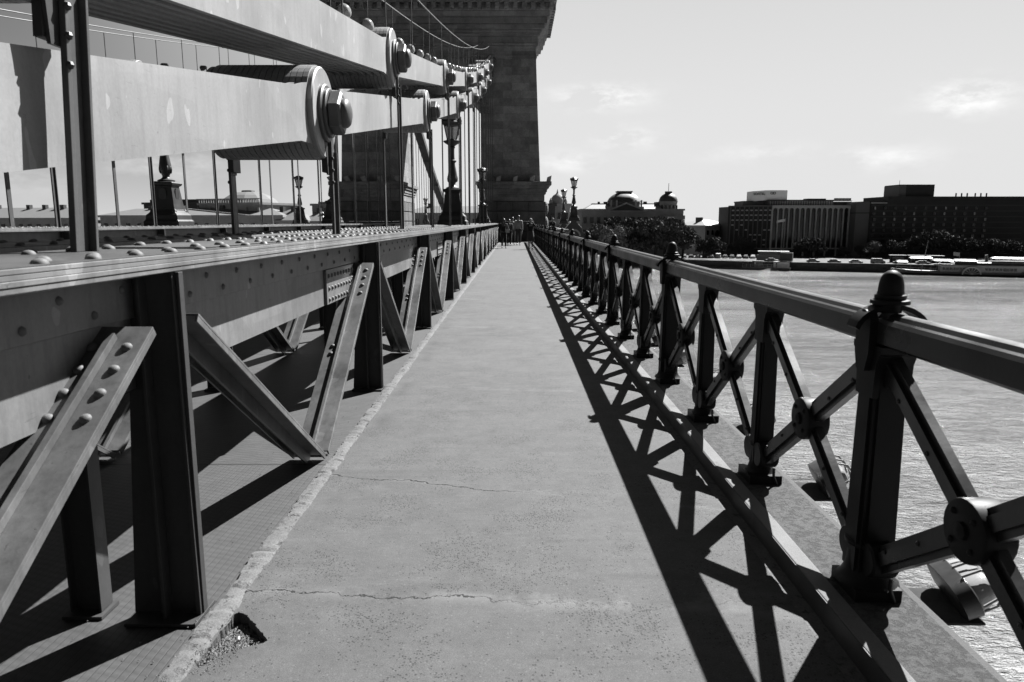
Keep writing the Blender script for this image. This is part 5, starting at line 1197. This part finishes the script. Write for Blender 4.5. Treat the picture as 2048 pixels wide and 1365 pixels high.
for i, (x, y) in enumerate([(-58, 222), (-50, 224), (-30, 235), (-20, 236)]): tree(x, y, 1.3, i % 4, 0, 'dark tree on the left bank behind the bridge, %s from the left' % ordn(i), 'trees on the left bank')

# quay furniture: cars
def car_mesh(v):
    b = MB()
    if v == 'van': pr = [(-2.2, .3), (-2.25, .9), (-2.05, 1.75), (-1.8, 1.9), (1.2, 1.9), (1.7, 1.2), (2.25, 1.0), (2.3, .3)]
    else: pr = [(-2.15, .3), (-2.2, .75), (-2.1, .95), (-1.35, 1.0), (1.0, .98), (2.0, .85), (2.2, .6), (2.2, .3)]
    b.prism(pr, -.85, .85, 'y')
    cab = MB()
    if v != 'van': cab.frust(-1.7, 1.1, -.78, .78, .985, -1.1, .45, -.62, .62, 1.45)
    gl = MB()
    if v == 'van': gl.box(-1.6, 1.1, -.865, .865, 1.25, 1.7)
    else: gl.frust(-1.45, .9, -.80, .80, 1.04, -1.05, .42, -.655, .655, 1.38)
    return b, cab, gl
WH = MB().lathe([(.33, -.1), (.33, .1)], axis='y', n=12).mesh('wheel', M['darkpaint'])
CM = {}
for v in ('sedan', 'van'):
    for mt in ('white', 'lightgrey', 'darkpaint'):
        b, cab, gl = car_mesh(v)
        CM[v, mt] = (b.mesh('body', M[mt]), cab.mesh('cabin', M[mt]) if cab.v else None, gl.mesh('windows', M['winglass']))
def car(x, y, rz, v, mt, label, group):
    r = empty('parked_car', (x, y, GZ + .003), rz); tag(r, label, 'van' if v == 'van' else 'car', group); b, c, g_ = CM[v, mt]
    inst(b, 'body', r)
    if c: inst(c, 'cabin', r)
    inst(g_, 'windows', r)
    for wx in (-1.35, 1.4):
        for wy in (-.78, .78): inst(WH, 'wheel', r, (wx, wy, .33))
qa = math.atan2(-14.5, 40)
rowc = [('sedan', 'lightgrey'), ('sedan', 'white'), ('sedan', 'lightgrey'), ('sedan', 'lightgrey'), ('sedan', 'white'), ('van', 'lightgrey'), ('sedan', 'darkpaint'), ('sedan', 'lightgrey'), ('sedan', 'darkpaint')]
wd = {'white': 'white', 'lightgrey': 'light grey', 'darkpaint': 'dark'}
for i, (v, mt) in enumerate(rowc):
    x = 92 + i * 6.4 - (2 if i == 1 else 0); y = 258 - (x - 84) * .3625 + 2.6
    car(x, y, qa, v, mt, '%s %s parked on the quay wall, %s from the left in the front row' % (wd[mt], 'van' if v == 'van' else 'car', ordn(i)), 'cars parked on the quay edge')
row2 = ['lightgrey', 'darkpaint', 'white', 'darkpaint', 'lightgrey', 'white', 'darkpaint', 'darkpaint', 'white', 'darkpaint', 'white', 'darkpaint']
for i, mt in enumerate(row2):
    x = 68 + i * 2.55; y = 289 - i * .6
    car(x, y, R(70), 'van' if i == 5 else 'sedan', mt, '%s %s in the car park left of the hotel, %s from the left' % (wd[mt], 'van' if i == 5 else 'car', ordn(i)), 'cars in the car park left of the hotel')
# sunshade, bus shelter, kiosk, flagpole
u = empty('white_sunshade', (84.5, 296, GZ)); tag(u, 'small white sunshade above the parked cars', 'sunshade'); MB().lathe([(2.0, 2.6), (.1, 3.6), (0, 3.7)], n=10).build('canopy', M['white'], u); MB().tube([(0, 0, 0), (0, 0, 2.7)], .05, 6).build('pole', M['darkpaint'], u)
k_ = empty('quay_pavilion', (94.5, 266, GZ), qa); tag(k_, 'low landing pavilion with a white flat roof below the hotel corner', 'pavilion')
MB().box(-5, 5, -2, 2, 0, 2.2).build('wall', M['lightgrey'], k_); MB().box(-4.6, 6.2, -2.6, 2.6, 3.3, 3.6).build('roof', M['white'], k_); MB().box(-4.2, 5.6, -2, 2, 2.21, 3.29).build('glazing', M['winglass'], k_)
f_ = empty('flagpole', (102.3, 275, GZ)); tag(f_, 'tall flagpole with a pale flag before the hotel facade', 'flagpole'); MB().tube([(0, 0, 0), (0, 0, 15.6)], .09, 6).build('pole', M['lightgrey'], f_)
m = MB(); m.add([(-.1 - i * .4, .15 * math.sin(i * 1.3), 15.3 - i * .08 - j * .9) for i in range(9) for j in range(2)], [(i * 2, i * 2 + 2, i * 2 + 3, i * 2 + 1) for i in range(8)])
fo = m.build('flag', M['white'], f_); so_ = fo.modifiers.new('th', 'SOLIDIFY'); so_.thickness = .03
for i, x in enumerate((136, 141.5, 147)):
    r = empty('quay_kiosk', (x, 262 - (x - 120) * .36, GZ), qa); tag(r, 'low dark kiosk behind the steamer bow, %s from the left' % ordn(i), 'kiosk', 'kiosks on the quay')
    MB().box(-2.3, 2.3, -1.5, 1.5, 0, 2.4).build('wall', M['facade_dark'], r); MB().box(-2.7, 2.7, -1.9, 1.9, 2.41, 2.6).build('roof', M['facade_mid'], r); MB().box(-1.8, 1.8, -1.56, -1.501, 1, 2).build('window', M['winglass'], r)

# pontoon with cabins
pn = empty('landing_pontoon', (89.7, 256.2, -15.5), math.atan2(-8.2, 13.7)); tag(pn, 'moored work pontoon with pale cabins in front of the hotel', 'boat')
MB().prism([(-8.2, .9), (-7.6, -.3), (8.0, -.3), (8.3, .9)], -2.2, 2.2, 'y').build('hull', M['darkpaint'], pn)
MB().box(-8.1, 8.2, -2.15, 2.15, .901, 1.0).build('deck', M['lightgrey'], pn)
MB().box(2.6, 7.6, -1.6, 1.6, 1.001, 3.0).build('cabin', M['facade_pale'], pn); MB().box(3.4, 3.9, -1.66, -1.601, 1.1, 2.7).build('cabin_door', M['winglass'], pn); MB().box(2.4, 7.8, -1.8, 1.8, 3.001, 3.12).build('cabin_roof', M['lightgrey'], pn)
MB().box(-4.8, -1.2, -1.4, 1.4, 1.001, 3.2).build('deckhouse', M['facade_mid'], pn); MB().box(-4.4, -3.5, -1.47, -1.401, 2.1, 2.8).build('window', M['white'], pn)
MB().box(4.2, 8.4, .2, 2.1, 3.5, 6.2).build('net_stack', M['facade_dark'], pn)
m = MB()
for i in range(12): m.tube([(-8 + i * 1.45, -2.1, 1), (-8 + i * 1.45, -2.1, 2.0)], .04, 4)
m.tube([(-8, -2.1, 2.0), (7.9, -2.1, 2.0)], .035, 4); m.tube([(-8, -2.1, 1.5), (7.9, -2.1, 1.5)], .03, 4); m.build('guard_rail', M['white'], pn)
# paddle steamer
sa = math.atan2(-15.0, 35.5)
ps = empty('paddle_steamer', (124.8, 238.9, -15.5), sa); tag(ps, 'long white-roofed paddle steamer moored at the quay, arched paddle box amidships', 'boat')
st_ = [(0, 0, 1.9), (1.5, 1.0, 1.7), (6, 2.5, 1.35), (14, 3.1, 1.2), (30, 3.2, 1.2), (44, 2.8, 1.35), (52, 1.4, 1.7)]
o = []; 
for x, wdd, hh in st_: o += [(x, -wdd, hh), (x, -wdd * .8, -.4), (x, wdd * .8, -.4), (x, wdd, hh)]
MB().add(o, [(i * 4 + j, (i + 1) * 4 + j, (i + 1) * 4 + j + 1, i * 4 + j + 1) for i in range(6) for j in range(3)] + [(i * 4 + 3, (i + 1) * 4 + 3, (i + 1) * 4, i * 4) for i in range(6)] + [(0, 1, 2, 3), (24, 27, 26, 25)]).build('hull', M['hull'], ps)
m = MB(); m.box(.2, 8, -3.0, 3.0, .45, .6); o = []
for x, wdd, hh in st_: o += [(x, -wdd * .96 - .05, .5), (x, -wdd * .82, -.42)]
MB().add(o, [(i * 2, i * 2 + 2, i * 2 + 3, i * 2 + 1) for i in range(6)]).build('boot_stripe', M['darkpaint'], ps)
MB().box(14, 47, -2.7, 2.7, 1.2, 3.2).build('deckhouse', M['facade_pale'], ps)
wm_ = MB().box(-.38, .38, -.06, .06, 0, .85).mesh('window', M['winglass'])
for i in range(9): inst(wm_, 'window', ps, (15 + i * .95 + (.0), -2.74, 1.7))
for i in range(9): inst(wm_, 'window', ps, (26.6 + i * .95, -2.74, 1.7))
MB().box(12.5, 48, -3.1, 3.1, 3.201, 3.4).build('upper_deck', M['lightgrey'], ps)
MB().box(18.5, 40, -2.3, 2.3, 3.401, 4.6).build('saloon', M['facade_dark'], ps)
for nm, a, b, z in (('awning', 5.2, 11.8, 5.3), ('awning', 12.0, 17.6, 4.6), ('awning', 17.7, 24, 4.7), ('awning', 28, 44, 5.6), ('awning', 18, 44, 4.2), ('awning', 44.3, 49, 4.5), ('awning', 1.6, 4.8, 4.0)):
    wd_ = 2.0 if z > 5 else 2.9
    MB().frust(a, b, -wd_, wd_, z, a + .5, b - .5, -wd_ * .55, wd_ * .55, z + .38).build(nm, M['white'], ps)
m = MB()
for x in (5.6, 8.5, 11.4, 13, 16.8, 29, 32, 35, 38, 41, 45, 48): m.tube([(x, -2.0, 1.4), (x, -1.9, 4.6 if x > 12 else 5.3)], .05, 5)
m.build('awning_posts', M['lightgrey'], ps)
m = MB()
for i in range(10):
    a0, a1 = R(18 * i), R(18 * i + 18)
    m.prism([(22.5 + 2.3 * math.cos(a0), .5 + 2.1 * math.sin(a0)), (22.5 + 2.7 * math.cos(a0), .5 + 2.5 * math.sin(a0)), (22.5 + 2.7 * math.cos(a1), .5 + 2.5 * math.sin(a1)), (22.5 + 2.3 * math.cos(a1), .5 + 2.1 * math.sin(a1))], -4.1, -2.8, 'y')
for a in range(15, 180, 25): m.beam((22.5, -4.05, .5), (22.5 + 2.3 * math.cos(R(a)), -4.05, .5 + 2.1 * math.sin(R(a))), .1, .1, side=(0, 1, 0))
pb = m.build('paddle_box', M['white'], ps); MB().prism([(22.5 + 2.3 * math.cos(R(a)), .5 + 2.1 * math.sin(R(a))) for a in range(0, 181, 15)], -3.9, -2.8, 'y').build('paddle_vents', M['darkpaint'], pb)
MB().tube([(9.0, 0, 1.2), (10.2, 0, 11)], [.14, .06], 6).build('mast', M['lightgrey'], ps)
MB().tube([(27, 0, 3.4), (26.6, 0, 6.6)], .45, 10).build('funnel', M['darkpaint'], ps)
fl = MB(); fl.add([(17.6, 0, 6.2), (19.3, .2, 6.0), (19.3, .2, 7.2), (17.6, 0, 7.4)], [(0, 1, 2, 3)]); q = fl.build('flag', M['lightgrey'], ps); q.modifiers.new('th', 'SOLIDIFY').thickness = .03
MB().tube([(19.35, .2, 4.6), (19.35, .2, 7.3)], .04, 5).build('flagstaff', M['lightgrey'], ps)
m = MB(); m.tube([(1.5, -1, 2.5), (6, -2.5, 2.3), (13, -3.05, 2.15)], .05, 4)
for i in range(8): m.tube([(1.5 + i * 1.6, -1.2 - i * .25, 1.4), (1.5 + i * 1.6, -1.2 - i * .25, 2.4)], .04, 4)
m.build('guard_rail', M['white'], ps)
s2 = empty('moored_boat', (158.5, 222.6, -15.5), sa); tag(s2, 'bow of a second dark boat moored at the right picture edge', 'boat')
MB().prism([(-1.5, 1.5), (0, -.3), (22, -.3), (22, 1.3)], -2, 2, 'y').build('hull', M['facade_mid'], s2); MB().box(3, 20, -1.6, 1.6, 1.31, 3.6).build('cabin', M['facade_pale'], s2); MB().box(2, 21, -2, 2, 3.61, 3.9).build('roof', M['white'], s2)
print('objects', len(bpy.data.objects))
for o_ in bpy.data.objects:
    if len(o_.get('label', '').replace('-', ' ').split()) > 16: print('LONG', o_['label'])
